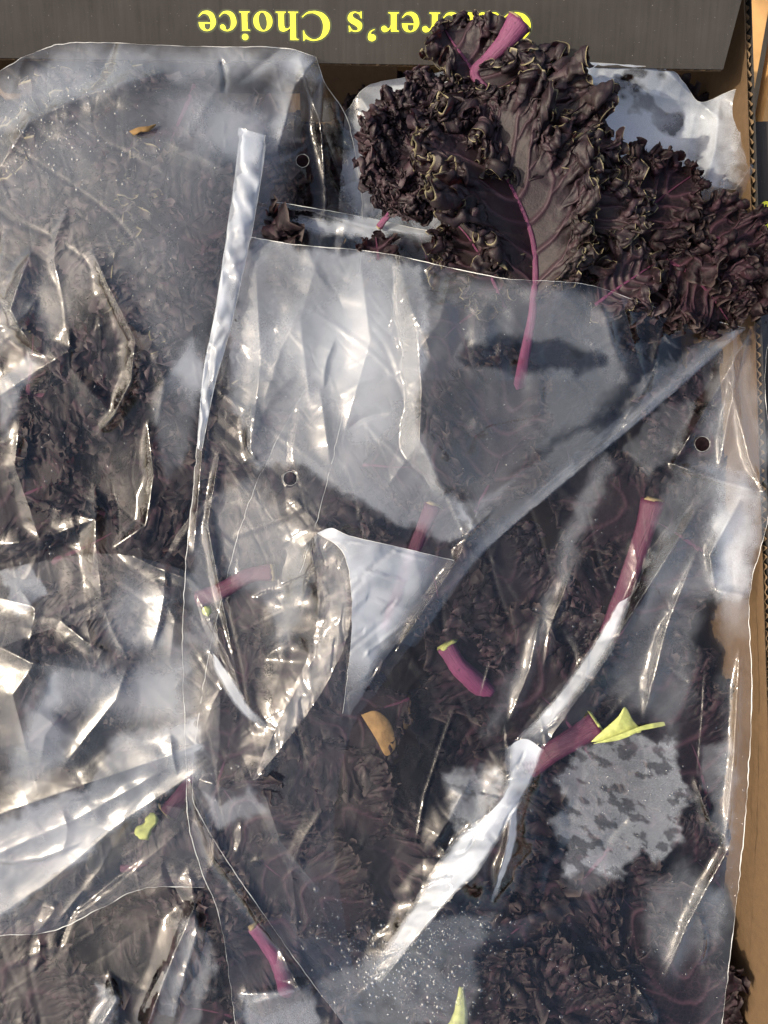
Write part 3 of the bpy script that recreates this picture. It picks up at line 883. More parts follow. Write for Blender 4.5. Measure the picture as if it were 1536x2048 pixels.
stalk('thick magenta kale stalk in the flat bag, pointing at its punched hole', [(1308, 1000, -24), (1285, 1080, -28), (1250, 1180, -36), (1215, 1270, -44)], 5.4, 4.2, 'stem_dark')
stalk('short magenta kale stalk with a torn pale green end near the diagonal fold', [(892, 1292, -40), (916, 1330, -41), (938, 1352, -43), (975, 1385, -50)], 4.6, 6.4, 'stem', 'green', 1.15)
stalk('pink kale stalk showing through the white creased film of the open bag', [(868, 1010, -6), (838, 1080, -8), (800, 1180, -12), (770, 1260, -18)], 3.8, 3.0, 'stem_dark')
stalk('dark magenta kale stalk lying across the open bag near its side seam', [(545, 1146, -26), (500, 1152, -26), (440, 1184, -28), (395, 1200, -30)], 3.6, 4.4, 'stem_dark')
stalk('magenta kale stalk beside the lower corner of the open bag', [(508, 1852, -44), (530, 1885, -43), (556, 1925, -43), (576, 1985, -50)], 3.4, 4.8, 'stem')
stalk('dark magenta kale stalk under the hazy sheet beside the open bag seam', [(335, 1625, -54), (365, 1590, -56), (400, 1550, -62)], 5, 6, 'stem_dark')
sp = stalk('split magenta kale stalk with a peeled pale green strip in the damp flat bag', [(1195, 1450, -26), (1150, 1478, -27), (1105, 1505, -30), (1060, 1540, -36)], 6.0, 5.2, 'stem_dark', 'green')
# peeled flesh of the split stalk: thin torn slices
def slice_mesh(name, outline, z, t, arch=0.0):
    o = catmull(list(outline) + [outline[0]], 40)[:-1]; n = len(o); c = o.mean(0)
    V = []
    for dz, k in ((0, 1.0), (t, .93)):
        q = c + (o - c) * k
        hh = z + dz + arch * (1 - np.abs(q[:, 0] - c[0]) / (np.abs(o[:, 0] - c[0]).max() + 1e-6)) + rng.normal(0, .00012, n)
        V.append(PX(q[:, 0], q[:, 1], hh))
    V = np.vstack(V + [PX(c[0], c[1], z + t + arch)[None]])
    q = [(i, (i + 1) % n, n + (i + 1) % n, n + i) for i in range(n)]
    return mesh_np(name, V, q, [(n + i, n + (i + 1) % n, 2 * n) for i in range(n)])


link('peeled_flesh', slice_mesh('peeled_flesh', [(1182, 1484), (1200, 1466), (1236, 1434), (1250, 1414), (1266, 1440), (1283, 1464), (1250, 1468), (1214, 1482)], -.0215, .0006, .0012), M['green'], sp)
link('peeled_strip', slice_mesh('peeled_strip', [(1186, 1488), (1240, 1468), (1290, 1450), (1329, 1444), (1329, 1452), (1288, 1460), (1240, 1480)], -.0195, .0007, .001), M['green'], sp)
pl = catmull([PX(a, b, -.040) for a, b in ((274, 1672), (292, 1655), (302, 1640), (304, 1626))], 12)
o = link('leaf_scrap', tube_mesh('leaf_scrap', pl, np.interp(np.linspace(0, 1, 12), [0, .2, .5, .8, 1], [.002, .0045, .0025, .0035, .001]), 10, .4, True, .2), M['green'])
tag(o, 'curled yellow-green scrap of leaf lying near the hazy sheet', 'leaf scrap')
o = link('leaf_scrap', tube_mesh('leaf_scrap', [PX(405, 1224, -.012), PX(412, 1222, -.012), PX(422, 1218, -.012)], [.0012, .0028, .0012], 10, .6, True, .1), M['green'])
tag(o, 'small round yellow-green stalk end beside the dark magenta stalk in the open bag', 'leaf scrap')
pl = catmull([PX(a, b, -.030) for a, b in ((905, 2075), (918, 2030), (922, 1975))], 12)
o = link('leaf_scrap', tube_mesh('leaf_scrap', pl, np.linspace(.006, .0012, 12), 10, .5, True, .1), M['green'])
tag(o, 'pale green pointed stalk scrap behind the droplets of the wet bag', 'leaf scrap')

M['ochre'] = simple('ochre_leaf_and_card', (.19, .115, .045), .7, .2, .35, 160, .4, 500, .15)
o = link('leaf_scrap', slice_mesh('leaf_scrap', [(722, 1430), (752, 1422), (780, 1445), (792, 1490), (772, 1512), (752, 1478)], -.029, .0008, .002), M['ochre'])  # added ochre piece, stands for cardboard glimpsed between the leaves
tag(o, 'flat ochre brown piece added for cardboard glimpsed under the film, below the triangular fold', 'leaf scrap')
o = link('leaf_scrap', slice_mesh('leaf_scrap', [(258, 262), (276, 254), (296, 252), (312, 248), (298, 262), (280, 264), (268, 270)], .0165, .0006, .001), M['ochre'])
tag(o, 'tiny orange brown shred lying on the misted top of the full bag', 'leaf scrap')

# ------------------------------------------------------------------ film bags
def coons(top, right, bottom, left, nu, nv):
    t, b = catmull(top, nu), catmull(bottom, nu); l, r = catmull(left, nv), catmull(right, nv)
    u = np.linspace(0, 1, nu)[:, None, None]; v = np.linspace(0, 1, nv)[None, :, None]
    return (1 - v) * t[:, None] + v * b[:, None] + (1 - u) * l[None] + u * r[None] - ((1 - u) * (1 - v) * t[0] + u * (1 - v) * t[-1] + (1 - u) * v * b[0] + u * v * b[-1])


def blobs(x, y, lst):
    """Misted and painted-sheen patches: (cx, cy, rx, ry, rotation in degrees, amount); later entries add or take away."""
    f = np.zeros(x.shape)
    wx = (fbm(x / 90, y / 90, 301, 3) - .5) * 70 + (vnoise(x / 14, y / 14, 303) - .5) * 12
    wy = (fbm(x / 90, y / 90, 302, 3) - .5) * 70 + (vnoise(x / 14, y / 14, 304) - .5) * 12
    streak = fbm(x / 30, y / 16, 305, 4)
    rag = (fbm(x / 26, y / 26, 306, 3) - .5)
    x = x + wx; y = y + wy
    for cx, cy, rx, ry, rot, v in lst:
        a = math.radians(rot); dx, dy = x - cx, y - cy
        X, Y = (dx * math.cos(a) + dy * math.sin(a)) / rx, (-dx * math.sin(a) + dy * math.cos(a)) / ry
        q = np.sqrt(X * X + Y * Y)
        if abs(v) >= .65:      # wet, ragged patches with wiped streaks
            k = 1 - smooth01(.55, 1.25, q + rag * 1.3)
            k = k * (.62 - .5 * smooth01(.58, .72, streak)) if v > 0 else k
        else:
            k = 1 - smooth01(.45, 1.3, q)
        f = f + v * k
    return f


def poly_mask(x, y, poly, soft):
    """1 inside the outline, 0 outside, with an edge of the given softness in photo pixels."""
    P = np.asarray(poly, float); n = len(P)
    d = np.full(x.shape, 1e9); odd = np.zeros(x.shape, bool)
    for i in range(n):
        a, b = P[i], P[(i + 1) % n]
        e = b - a; L2 = (e ** 2).sum()
        t = np.clip(((x - a[0]) * e[0] + (y - a[1]) * e[1]) / L2, 0, 1)
        d = np.minimum(d, np.hypot(x - a[0] - t * e[0], y - a[1] - t * e[1]))
        odd ^= ((a[1] > y) != (b[1] > y)) & (x < (b[0] - a[0]) * (y - a[1]) / (b[1] - a[1] + 1e-9) + a[0])
    return smooth01(-soft, soft, np.where(odd, d, -d))


def polys(x, y, lst):
    """Real condensation, and sky sheen painted as whiteness; negative amounts clear it: outlines (points, amount, softness, wiped streaks)."""
    f = np.zeros(x.shape)
    X = x + (fbm(x / 40, y / 40, 401, 3) - .5) * 34 + (vnoise(x / 9, y / 9, 403) - .5) * 7
    Y = y + (fbm(x / 40, y / 40, 402, 3) - .5) * 34 + (vnoise(x / 9, y / 9, 404) - .5) * 7
    st = fbm((x + .6 * y) / 30, (y - .6 * x) / 17, 405, 5); tone = .7 + .6 * fbm(x / 170, y / 170, 406, 2)
    for it in lst:
        p, v, soft = it[:3]
        m = poly_mask(X, Y, p, soft)
        if len(it) > 3: m = m * (1 - it[3] * smooth01(.57, .60, st))
        f = f + v * m * (tone if v > 0 else 1)
    return f


def film(name, sides, base, ridges, mist, parent, material, nu=330, nv=380, crump=((130, .9), (45, .25)), seed=1, holes=(), mist_sheen0=.0, edge_noise=3, creases=22, crease_dir=70, lines=.32, calm=(), sheets=()):
    uv = coons(*sides, nu, nv)
    x, y = uv[..., 0], uv[..., 1]
    en = (vnoise(x / 14, y / 14, seed + 9) - .5) * edge_noise
    x = x + en; y = y + en * .6
    z = tps(base)(x, y)
    for rd in ridges: z = z + ridge_h(x, y, *rd)
    rr = random.Random(seed); xs, ys = x.ravel(), y.ravel()
    for i in range(creases):
        k = rr.randrange(len(xs)); a = math.radians(rr.gauss(crease_dir, 28)); ln = rr.uniform(50, 190)
        cx, cy = xs[k], ys[k]
        if any(math.hypot(cx - c[0], cy - c[1]) < c[2] for c in calm): continue
        bend = rr.uniform(-.5, .5)
        pts = [(cx + math.cos(a + bend * t) * ln * t, cy - math.sin(a + bend * t) * ln * t) for t in (-.5, -.2, .1, .5)]
        z = z + rr.choice((-1, 1, 1)) * ridge_h(x, y, pts, rr.uniform(.6, 2.2), rr.uniform(8, 32), rr.uniform(6, 20), 1.7)
    cm = .35 + 1.1 * fbm(x / 260, y / 260, seed + 3, 2) ** 1.5
    for lam, amp in crump:
        z = z + amp * (crumple(x, y, lam, seed) - .5) * 2 * cm
    z = z + lines * crease_lines(x, y, 150, seed + 5) + .4 * lines * crease_lines(x, y, 60, seed + 6)
    ms = np.clip(mist_sheen0 + blobs(x, y, mist) + polys(x, y, sheets), -.1, 1.2)  # condensation and painted sheen share one whiteness value
    P = PX(x, y, z / 1000)
    q = grid_quads(nu, nv)
    ho = []
    for (hx, hy, hr) in holes:
        d = np.hypot(x - hx, y - hy)
        band = (d > hr * .8) & (d < hr * 1.25)
        k = np.where(band, hr / np.maximum(d, 1e-6), 1)
        x = hx + (x - hx) * k; y = hy + (y - hy) * k
        P = PX(x, y, z / 1000)
        inside = (d <= hr * .8).ravel()
        q = q[~inside[q].any(1)]
        zz = z[d < hr * 1.3].mean() if (d < hr * 1.3).any() else 0
        ho.append((hx, hy, hr, zz))
    o = link(name, mesh_np(name, P.reshape(-1, 3), q, attrs={'mist': ms}), material, parent)
    for hx, hy, hr, zz in ho:
        a = np.linspace(0, 2 * np.pi, 33)
        ring = PX(hx + hr * np.cos(a), hy + hr * np.sin(a), (zz + .25) / 1000)
        link('punched_hole_rim', tube_mesh('punched_hole_rim', ring, np.full(33, .00005), 6, 1, False), M['film_edge'], o)
    return o, P


M['film_edge'] = simple('film_cut_edge', (.72, .72, .70), .35, .6, .1, 300, trans=.5)


def edge_line(P, parent, name='cut_edge', r=.00018):
    r = r * .6
    """The cut edge of the film that catches the light along one border of the sheet."""
    p = P[::2]
    rr = r * np.clip(3.2 * fbm(np.arange(len(p)) / 9., np.zeros(len(p)), len(p), 3) - .75, .22, 1.7)
    return link(name, tube_mesh(name, p, rr, 6, 1, False), M['film_edge'], parent)


# --- big misted bag
bag = empty('plastic_bag', tuple(PX(300, 600, -.03)), 'big full plastic bag misted inside, packed with dark kale, below the lettered flap', 'plastic bag')
sides = ([(-90, 200), (0, 142), (60, 108), (150, 85), (380, 92), (560, 95), (632, 113)],
         [(632, 113), (650, 165), (692, 232), (715, 330), (725, 450), (712, 620), (690, 800), (645, 1000), (600, 1150)],
         [(-90, 1330), (100, 1260), (300, 1215), (450, 1190), (600, 1150)],
         [(-90, 200), (-90, 800), (-90, 1330)])
base = [(-90, 200, 0), (60, 110, 5), (150, 85, 6), (380, 92, 6), (632, 113, 3), (660, 180, -8), (300, 200, 14), (300, 330, 16), (80, 400, 12), (320, 620, 12), (90, 600, 12), (530, 320, 6), (540, 620, -4), (715, 400, -30),
        (690, 800, -40), (600, 1150, -44), (420, 900, -16), (170, 950, -20), (0, 900, -6), (-90, 1330, -30), (250, 1200, -22)]
ridges = [([(62, 505), (36, 570), (20, 620), (45, 665), (82, 708)], 6, 50, 26, 2.3), ([(186, 505), (215, 570), (246, 630), (270, 680), (262, 760), (228, 830), (200, 860)], 6.5, 50, 26, 2.3),
          ([(138, 660), (140, 735), (225, 830)], 3, 30, 40), ([(295, 850), (307, 950), (292, 1050), (230, 1092)], 5, 40, 22), ([(0, 330), (60, 240), (180, 185), (330, 145)], 5, 60, 50),
          ([(632, 115), (590, 170), (555, 300)], 5, 40, 30), ([(645, 150), (642, 260), (655, 400), (640, 520)], 6, 40, 25), ([(600, 120), (640, 250), (705, 420)], 4, 35, 25),
          ([(80, 1010), (190, 1040), (185, 1150)], 4, 40, 40), ([(0, 1090), (80, 1080), (185, 1040)], 3, 30, 30), ([(190, 980), (195, 1100), (205, 1220)], 4, 25, 30), ([(330, 280), (400, 310), (470, 350)], 1.5, 40, 30),
          ([(40, 840), (30, 930), (80, 1080)], 4, 40, 30), ([(0, 790), (70, 745), (140, 700)], 4, 50, 40), ([(300, 690), (330, 760), (315, 850)], 2.5, 30, 40)]
mist = [(600, 180, 60, 90, 0, .2)]
sheets = [([(-20, 330), (60, 240), (200, 170), (380, 140), (560, 170), (600, 300), (575, 450), (520, 560), (440, 640), (440, 730), (385, 810), (300, 720), (262, 640), (200, 560), (140, 640), (90, 720), (60, 640), (-20, 720)], .20, 36),
          ([(300, 790), (390, 680), (420, 720), (380, 900), (325, 970)], .22, 14), ([(-60, 190), (150, 88), (600, 98), (640, 160), (560, 150), (300, 150), (60, 230), (-60, 330)], .33, 30),  # top-edge band: film glare painted in as whiteness
          ([(0, 760), (60, 700), (80, 720), (40, 800), (0, 880)], .3, 10), ([(330, 200), (420, 180), (560, 260), (520, 330), (400, 300)], .16, 40)]
o, P = film('front_film', sides, base, ridges, mist, bag, M['film_soft'], 300, 390, ((170, .7), (60, .10)), 21, [(605, 321, 13)], .02, calm=((170, 940, 190), (300, 330, 230)), sheets=sheets)
edge_line(P[:, 0], bag)
edge_line(P[-1], bag)
PA = P

# --- back bag, misted white
bag2 = empty('plastic_bag', tuple(PX(1250, 300, -.05)), 'white misted plastic bag in the far corner of the box, behind the heap of kale', 'plastic bag')
sides = ([(690, 222), (740, 170), (830, 152), (1000, 128), (1160, 124), (1330, 137), (1368, 165), (1402, 204), (1470, 178), (1494, 200)],
         [(1494, 200), (1500, 260), (1508, 330), (1480, 405), (1455, 480), (1430, 660)],
         [(600, 720), (1000, 690), (1430, 660)], [(690, 222), (682, 350), (660, 550), (600, 720)])
base = [(690, 222, -36), (830, 152, -24), (1160, 124, -2), (1330, 137, -6), (1402, 204, -34), (1494, 200, -22), (1508, 330, -14), (1455, 480, -24), (1430, 660, -38), (1250, 220, -26), (1300, 330, -32), (900, 300, -38), (1000, 690, -44), (600, 720, -50), (780, 470, -40)]
ridges = [([(1330, 140), (1400, 205), (1440, 240)], 5, 30, 25), ([(1440, 200), (1430, 300), (1410, 370), (1380, 420)], 6, 40, 35), ([(1508, 325), (1470, 380), (1410, 370)], 5, 25, 40), ([(1120, 130), (1180, 165), (1290, 185), (1400, 210)], 2.5, 40, 30),
          ([(1490, 200), (1478, 290), (1500, 330)], 4, 25, 15), ([(720, 190), (760, 260), (745, 420)], 4, 30, 30), ([(700, 440), (800, 450), (870, 470)], 4, 25, 25)]
mist = [(1230, 200, 250, 130, 8, .60), (1230, 190, 200, 90, 8, .5), (1300, 330, 170, 100, 0, .3), (1265, 186, 34, 22, 0, -.8), (1290, 153, 30, 16, 0, -.7), (1330, 238, 62, 30, 10, -.7), (740, 300, 60, 160, 0, .55), (1462, 270, 44, 130, 5, .3), (860, 180, 120, 60, 0, .6), (900, 450, 160, 60, 0, .4)]
o, P = film('front_film', sides, base, ridges, mist, bag2, M['film_white'], 300, 220, ((140, .7), (50, .10)), 31, (), .05)
edge_line(P[:, 0], bag2)

# --- flat wet bag (lower)
bag3 = empty('plastic_bag', tuple(PX(1200, 1400, -.05)), 'flat wet plastic bag with purple stalks along the brown side wall of the box', 'plastic bag')
sides = ([(640, 720), (1000, 700), (1250, 660), (1390, 640), (1552, 610)],
         [(1552, 610), (1530, 760), (1548, 950), (1532, 1060), (1500, 1192), (1504, 1400), (1490, 1650), (1468, 1850), (1440, 2090)],
         [(720, 2090), (1000, 2090), (1250, 2090), (1440, 2090)], [(640, 720), (500, 1000), (420, 1300), (385, 1560), (410, 1650), (500, 1790), (620, 1960), (720, 2090)])
base = [(640, 720, -26), (1250, 660, -20), (1552, 610, -8), (1545, 950, -8), (1500, 1192, -12), (1490, 1650, -14), (1440, 2090, -20), (1380, 1000, -12), (1180, 1150, -20), (1300, 1350, -18), (1150, 1600, -22), (1330, 1700, -20), (1000, 1900, -22), (1200, 1950, -22),
        (900, 1750, -16), (700, 1900, -24), (720, 2090, -28), (700, 1450, -26), (500, 1000, -30), (385, 1560, -28), (900, 1300, -26)]
ridges = [([(1400, 1010), (1265, 1225), (1155, 1390), (1025, 1510)], 9, 46, 26, 1.3), ([(1018, 1492), (1062, 1555), (1030, 1612), (1015, 1690), (984, 1805)], 6, 30, 22), ([(1012, 1500), (1020, 1600), (930, 1760), (830, 1880), (745, 1960)], 12, 120, 60, 1.3),
          ([(880, 1690), (930, 1760), (960, 1790)], 4, 30, 30), ([(860, 1700), (900, 1640), (940, 1560)], 4, 40, 30), ([(1395, 1100), (1335, 1250), (1290, 1430)], 5, 40, 25), ([(1390, 1560), (1420, 1640), (1462, 1690), (1375, 1850), (1330, 1960)], 4, 40, 25),
          ([(1455, 745), (1500, 920), (1540, 1010)], 4, 20, 15), ([(1500, 660), (1455, 745), (1350, 925)], 5, 25, 25), ([(1340, 925), (1440, 962), (1540, 990)], 5, 25, 25), ([(1430, 1180), (1500, 1195)], 4, 20, 30), ([(1460, 640), (1470, 760), (1440, 930)], 4, 18, 18),
          ([(1480, 1000), (1420, 1110), (1430, 1180)], 4, 30, 20), ([(1080, 1240), (1060, 1340), (1020, 1440)], 3, 20, 20), ([(1150, 1130), (1100, 1260), (1090, 1340)], 3, 20, 25), ([(380, 1600), (500, 1795), (640, 1990)], 4, 25, 15),
          ([(1480, 1300), (1470, 1500), (1450, 1700)], 3, 15, 15), ([(915, 1400), (880, 1500), (850, 1590), (830, 1700)], .7, 4, 3, 1.2), ([(1412, 1330), (1405, 1450), (1396, 1560)], .7, 4, 3, 1.2), ([(1060, 1270), (980, 1330), (960, 1400)], .7, 4, 3, 1.2), ([(1000, 1850), (1150, 1800), (1300, 1790)], 2, 40, 40)]
mist = [(1470, 850, 70, 230, 0, .3), (1470, 1150, 40, 120, 0, .2)]
sheets = [([(1112, 1560), (1150, 1500), (1205, 1492), (1250, 1470), (1345, 1476), (1352, 1530), (1384, 1590), (1350, 1640), (1372, 1690), (1310, 1720), (1282, 1700), (1240, 1762), (1175, 1740), (1120, 1752), (1130, 1690), (1098, 1650), (1128, 1606)], .32, 10, .42), ([(1120, 1745), (1230, 1740), (1205, 1790), (1150, 1792)], .16, 16), 
          ([(1330, 965), (1390, 900), (1530, 985), (1530, 1060), (1490, 1190), (1420, 1192), (1330, 1185), (1285, 1220), (1310, 1050)], .27, 24), ([(1250, 1235), (1330, 1185), (1405, 1200), (1385, 1400), (1350, 1480), (1260, 1420), (1200, 1400)], .20, 30),  # grey side panels: sky sheen painted into the film
          ([(960, 1485), (1080, 1200), (1130, 1060), (1200, 900), (1235, 930), (1145, 1130), (1092, 1260), (1012, 1450)], .22, 20), ([(885, 1545), (1000, 1530), (1010, 1600), (920, 1670), (890, 1610)], .34, 12, .3),
          ([(630, 1965), (760, 1900), (860, 1835), (1000, 1832), (960, 1885), (940, 2060), (610, 2060)], .24, 14, .15), ([(1290, 1765), (1370, 1722), (1452, 1792), (1440, 1850), (1350, 1965), (1300, 1900)], .18, 26), ([(1430, 1000), (1535, 1060), (1505, 1200), (1505, 1650), (1450, 2080), (1380, 2080), (1440, 1700), (1440, 1250)], .13, 20),
          ([(1240, 900), (1330, 800), (1400, 800), (1360, 900), (1300, 960)], .2, 10), ([(1400, 1500), (1470, 1480), (1460, 1700), (1420, 1640)], .2, 10)]
o3, P3 = film('front_film', sides, base, ridges, mist, bag3, M['film_mist_sheen'], 380, 460, ((150, .7), (55, .10)), 41, [(1405, 888, 15)], .015, sheets=sheets)
edge_line(P3[-1], bag3, r=.0003)
edge_line(P3[0], bag3)

# --- hazy sheet, lower side
bag4 = empty('plastic_bag', tuple(PX(200, 1500, -.05)), 'empty hazy plastic bag end crumpled over the lowest kale, beside the open bag seam', 'plastic bag')
sides = ([(-90, 1160), (100, 1120), (250, 1110), (430, 1160)], [(430, 1160), (440, 1400), (430, 1600), (410, 1775)],
         [(-90, 1885), (0, 1872), (100, 1864), (195, 1820), (285, 1778), (410, 1775)], [(-90, 1160), (-70, 1400), (-90, 1885)])
base = [(-90, 1160, -24), (100, 1120, -24), (250, 1110, -22), (430, 1160, -20), (40, 1320, -10), (200, 1340, -14), (350, 1300, -20), (60, 1500, -18), (250, 1480, -20), (430, 1450, -14), (0, 1650, -24), (200, 1650, -24), (410, 1775, -30), (100, 1864, -38), (-90, 1885, -38)]
ridges = [([(-20, 1285), (60, 1325), (200, 1348), (275, 1305)], 4.3, 56, 36), ([(75, 1320), (25, 1390), (60, 1530)], 4.3, 87, 60), ([(255, 1330), (232, 1400), (130, 1528)], 2.9, 37, 30), ([(-30, 1640), (190, 1562), (400, 1490)], 4.3, 56, 48),
          ([(-30, 1850), (100, 1765), (250, 1640), (400, 1540)], 4.3, 56, 36), ([(60, 1225), (120, 1240), (190, 1300)], 2.9, 31, 30), ([(170, 1230), (185, 1290), (225, 1310)], 3.6, 31, 30), ([(40, 1180), (70, 1220), (60, 1280)], 2.2, 25, 24), ([(230, 1095), (300, 1130), (430, 1180)], 2.9, 31, 18),
          ([(140, 1170), (70, 1215), (-20, 1190)], 2.2, 25, 24), ([(120, 1430), (90, 1470), (80, 1530)], 2.9, 75, 60), ([(250, 1640), (200, 1740), (110, 1850)], 1.4, 15, 14), ([(310, 1160), (350, 1240), (340, 1320)], 2.2, 75, 72), ([(-30, 1720), (150, 1640), (330, 1540)], 2.2, 31, 24)]
mist = []
sheets = [([(40, 1330), (380, 1270), (400, 1490), (140, 1580), (0, 1520)], .16, 70), ([(105, 1325), (260, 1345), (380, 1310), (380, 1450), (200, 1425), (85, 1395)], .20, 34), ([(60, 1405), (112, 1360), (135, 1480), (60, 1610), (10, 1560)], .28, 30), ([(-60, 1880), (110, 1762), (260, 1635), (400, 1540), (400, 1490), (190, 1570), (-60, 1660)], .34, 14),  # broad soft sheen of the sheet, painted as whiteness
          ([(195, 1255), (262, 1150), (335, 1180), (355, 1295), (262, 1305)], .26, 34), ([(0, 1150), (60, 1130), (90, 1190), (30, 1230)], .3, 6), ([(230, 1480), (400, 1440), (400, 1500), (200, 1560)], .26, 14)]
o, P = film('front_film', sides, base, ridges, mist, bag4, M['film_hazy'], 240, 320, ((170, .45),), 51, (), .05, creases=8, lines=.12, sheets=sheets)
edge_line(P[:, -1], bag4, r=.00028)

# --- lowest bag
bag5 = empty('plastic_bag', tuple(PX(300, 1950, -.06)), 'lowest plastic bag of dark kale with tall bright folds beside the open bag end', 'plastic bag')
sides = ([(-90, 1640), (200, 1600), (450, 1640), (700, 1750)], [(700, 1750), (740, 1900), (760, 2110)], [(-90, 2110), (300, 2110), (760, 2110)], [(-90, 1640), (-90, 1900), (-90, 2110)])
base = [(-90, 1640, -50), (200, 1600, -50), (450, 1640, -46), (700, 1750, -46), (-90, 2110, -44), (300, 2110, -40), (760, 2110, -46), (200, 1900, -44), (420, 1900, -38), (600, 1950, -42)]
ridges = [([(400, 1790), (352, 1900), (322, 1980), (285, 2080)], 7, 40, 35), ([(405, 1830), (375, 1930), (345, 2050)], 5, 25, 30), ([(218, 1955), (232, 2000), (185, 2080)], 6, 30, 20), ([(560, 1900), (600, 1980), (500, 2010)], 5, 35, 30), ([(480, 1990), (560, 1985), (640, 1960)], 4, 20, 40)]
mist = []
sheets = [([(468, 1992), (560, 1972), (612, 1960), (650, 2070), (500, 2070)], .40, 10), ([(360, 1850), (402, 1830), (432, 1950), (380, 2070), (290, 2070)], .34, 12), ([(200, 1960), (232, 1990), (220, 2070), (170, 2070)], .4, 8)]
o, P = film('front_film', sides, base, ridges, mist, bag5, M['film_mist_sheen'], 280, 180, ((140, .8), (55, .10)), 61, (), .0, sheets=sheets)

# --- open-mouthed bag on top
bag6 = empty('plastic_bag', tuple(PX(700, 1000, 0)), 'open-mouthed clear plastic bag lying on top, big kale leaf rising from its mouth', 'plastic bag')
sides = ([(470, 466), (505, 474), (600, 490), (720, 500), (800, 512), (900, 535), (1000, 555), (1060, 560), (1180, 570), (1300, 611), (1400, 635), (1493, 656)],
         [(1493, 656), (1330, 800), (1110, 980), (960, 1112), (865, 1238), (765, 1368), (700, 1470), (668, 1650), (690, 1850), (740, 2090)],
         [(476, 2090), (600, 2090), (740, 2090)],
         [(470, 466), (440, 620), (415, 740), (396, 880), (380, 1040), (369, 1160), (365, 1300), (371, 1500), (376, 1640), (402, 1740), (442, 1850), (476, 2090)])
base = [(470, 466, 6), (600, 490, 8), (800, 512, 14), (1000, 555, 30), (1060, 560, 33), (1180, 570, 26), (1300, 611, 14), (1493, 656, 2), (415, 740, 2), (380, 1040, 0), (365, 1300, -2), (376, 1640, -6), (476, 2090, -16),
        (600, 700, 8), (700, 800, 10), (830, 760, 18), (950, 830, 12), (1100, 700, 20), (1150, 880, 4), (1000, 1050, -2), (860, 1240, -8), (700, 1470, -12), (650, 1065, 10), (560, 960, 6), (480, 1200, -3), (500, 1500, -6), (600, 1700, -10), (690, 1850, -16)]
ridges = [([(512, 540), (520, 720), (503, 900)], 2.5, 60, 30), ([(640, 500), (600, 640), (620, 800)], 2, 70, 50), ([(800, 535), (832, 660), (842, 780), (838, 880), (890, 990)], 13, 190, 26, 1.15), ([(720, 520), (740, 680), (690, 860)], 3, 90, 45), ([(640, 780), (660, 920)], 2, 40, 40),
          ([(503, 810), (500, 900), (520, 930)], 3, 40, 20), ([(640, 1062), (622, 1100), (640, 1200), (632, 1310), (560, 1440), (510, 1560)], 7, 34, 60, 1.4), ([(648, 1055), (702, 1112), (706, 1250), (690, 1410)], 9, 46, 150, 1.4),
          ([(640, 1055), (760, 1090), (905, 1122)], 3, 30, 60), ([(948, 1040), (918, 1115), (800, 1290)], 5, 60, 18), ([(1480, 665), (1330, 780), (1140, 950)], 3, 50, 12), ([(1470, 690), (1300, 830), (1100, 990), (960, 1120)], 2.5, 18, 14), ([(1260, 850), (1215, 880), (1120, 950), (1050, 1010)], .9, 5, 3, 1.2), ([(1300, 810), (1262, 846), (1240, 850)], 1.6, 6, 6, 1.2),
          ([(1200, 600), (1230, 700), (1280, 800)], 3, 30, 40), ([(1240, 590), (1270, 700), (1300, 790)], 2.5, 20, 25), ([(1330, 640), (1300, 760), (1250, 840)], 3, 40, 30),
          ([(425, 720), (405, 900), (388, 1100)], 3, 15, 20), ([(440, 900), (415, 1050), (440, 1180), (480, 1380)], 3, 20, 14), ([(398, 1200), (450, 1300), (500, 1420)], 4, 25, 14), ([(418, 1300), (460, 1380), (530, 1450)], 3, 14, 14),
          ([(380, 1560), (420, 1700), (560, 1900)], 4, 22, 18), ([(520, 1560), (560, 1680), (640, 1780)], 3, 25, 25), ([(400, 1560), (470, 1580), (520, 1560)], 4, 25, 40), ([(600, 620), (560, 700), (530, 800)], 2, 60, 40), ([(900, 560), (880, 640), (840, 700)], 3, 50, 40)]
mist = []
sheets = [([(478, 500), (520, 476), (840, 525), (852, 640), (838, 800), (852, 900), (905, 1000), (950, 1045), (900, 1078), (850, 1062), (700, 1000), (590, 930), (545, 925), (505, 950), (500, 880), (470, 820), (452, 700)], .33, 12),  # pale panels paint sky reflections into the film
          ([(640, 640), (760, 560), (830, 650), (834, 880), (700, 920), (600, 800)], .13, 60), ([(850, 545), (1180, 578), (1230, 640), (1262, 760), (1180, 850), (1060, 930), (960, 1012), (900, 990), (850, 900), (840, 700)], .23, 26),
          ([(925, 690), (1010, 678), (1130, 690), (1212, 715), (1205, 737), (1100, 746), (1000, 742), (940, 727)], -.20, 12), ([(420, 985), (500, 965), (560, 1020), (610, 1065), (622, 1200), (560, 1300), (520, 1200), (450, 1150)], .26, 22),
          ([(398, 1572), (450, 1602), (480, 1592), (500, 1560), (532, 1632), (470, 1652), (430, 1662)], .32, 10), ([(905, 1010), (960, 1000), (1180, 860), (1240, 830), (1130, 960), (1000, 1075), (950, 1100)], .2, 10),
          ([(1290, 760), (1400, 680), (1480, 665), (1330, 800), (1200, 900)], .22, 10), ([(380, 1100), (410, 1000), (440, 1160), (420, 1320), (375, 1280)], .22, 10)]
o6, P6 = film('front_film', sides, base, ridges, mist, bag6, M['film'], 400, 520, ((150, .7), (55, .10)), 71, [(580, 957, 14)], .03, calm=((600, 970, 110), (780, 1050, 90), (560, 1600, 160)), sheets=sheets)
edge_line(P6[:, 0], bag6, r=.00022)
edge_line(P6[0], bag6, r=.0002)
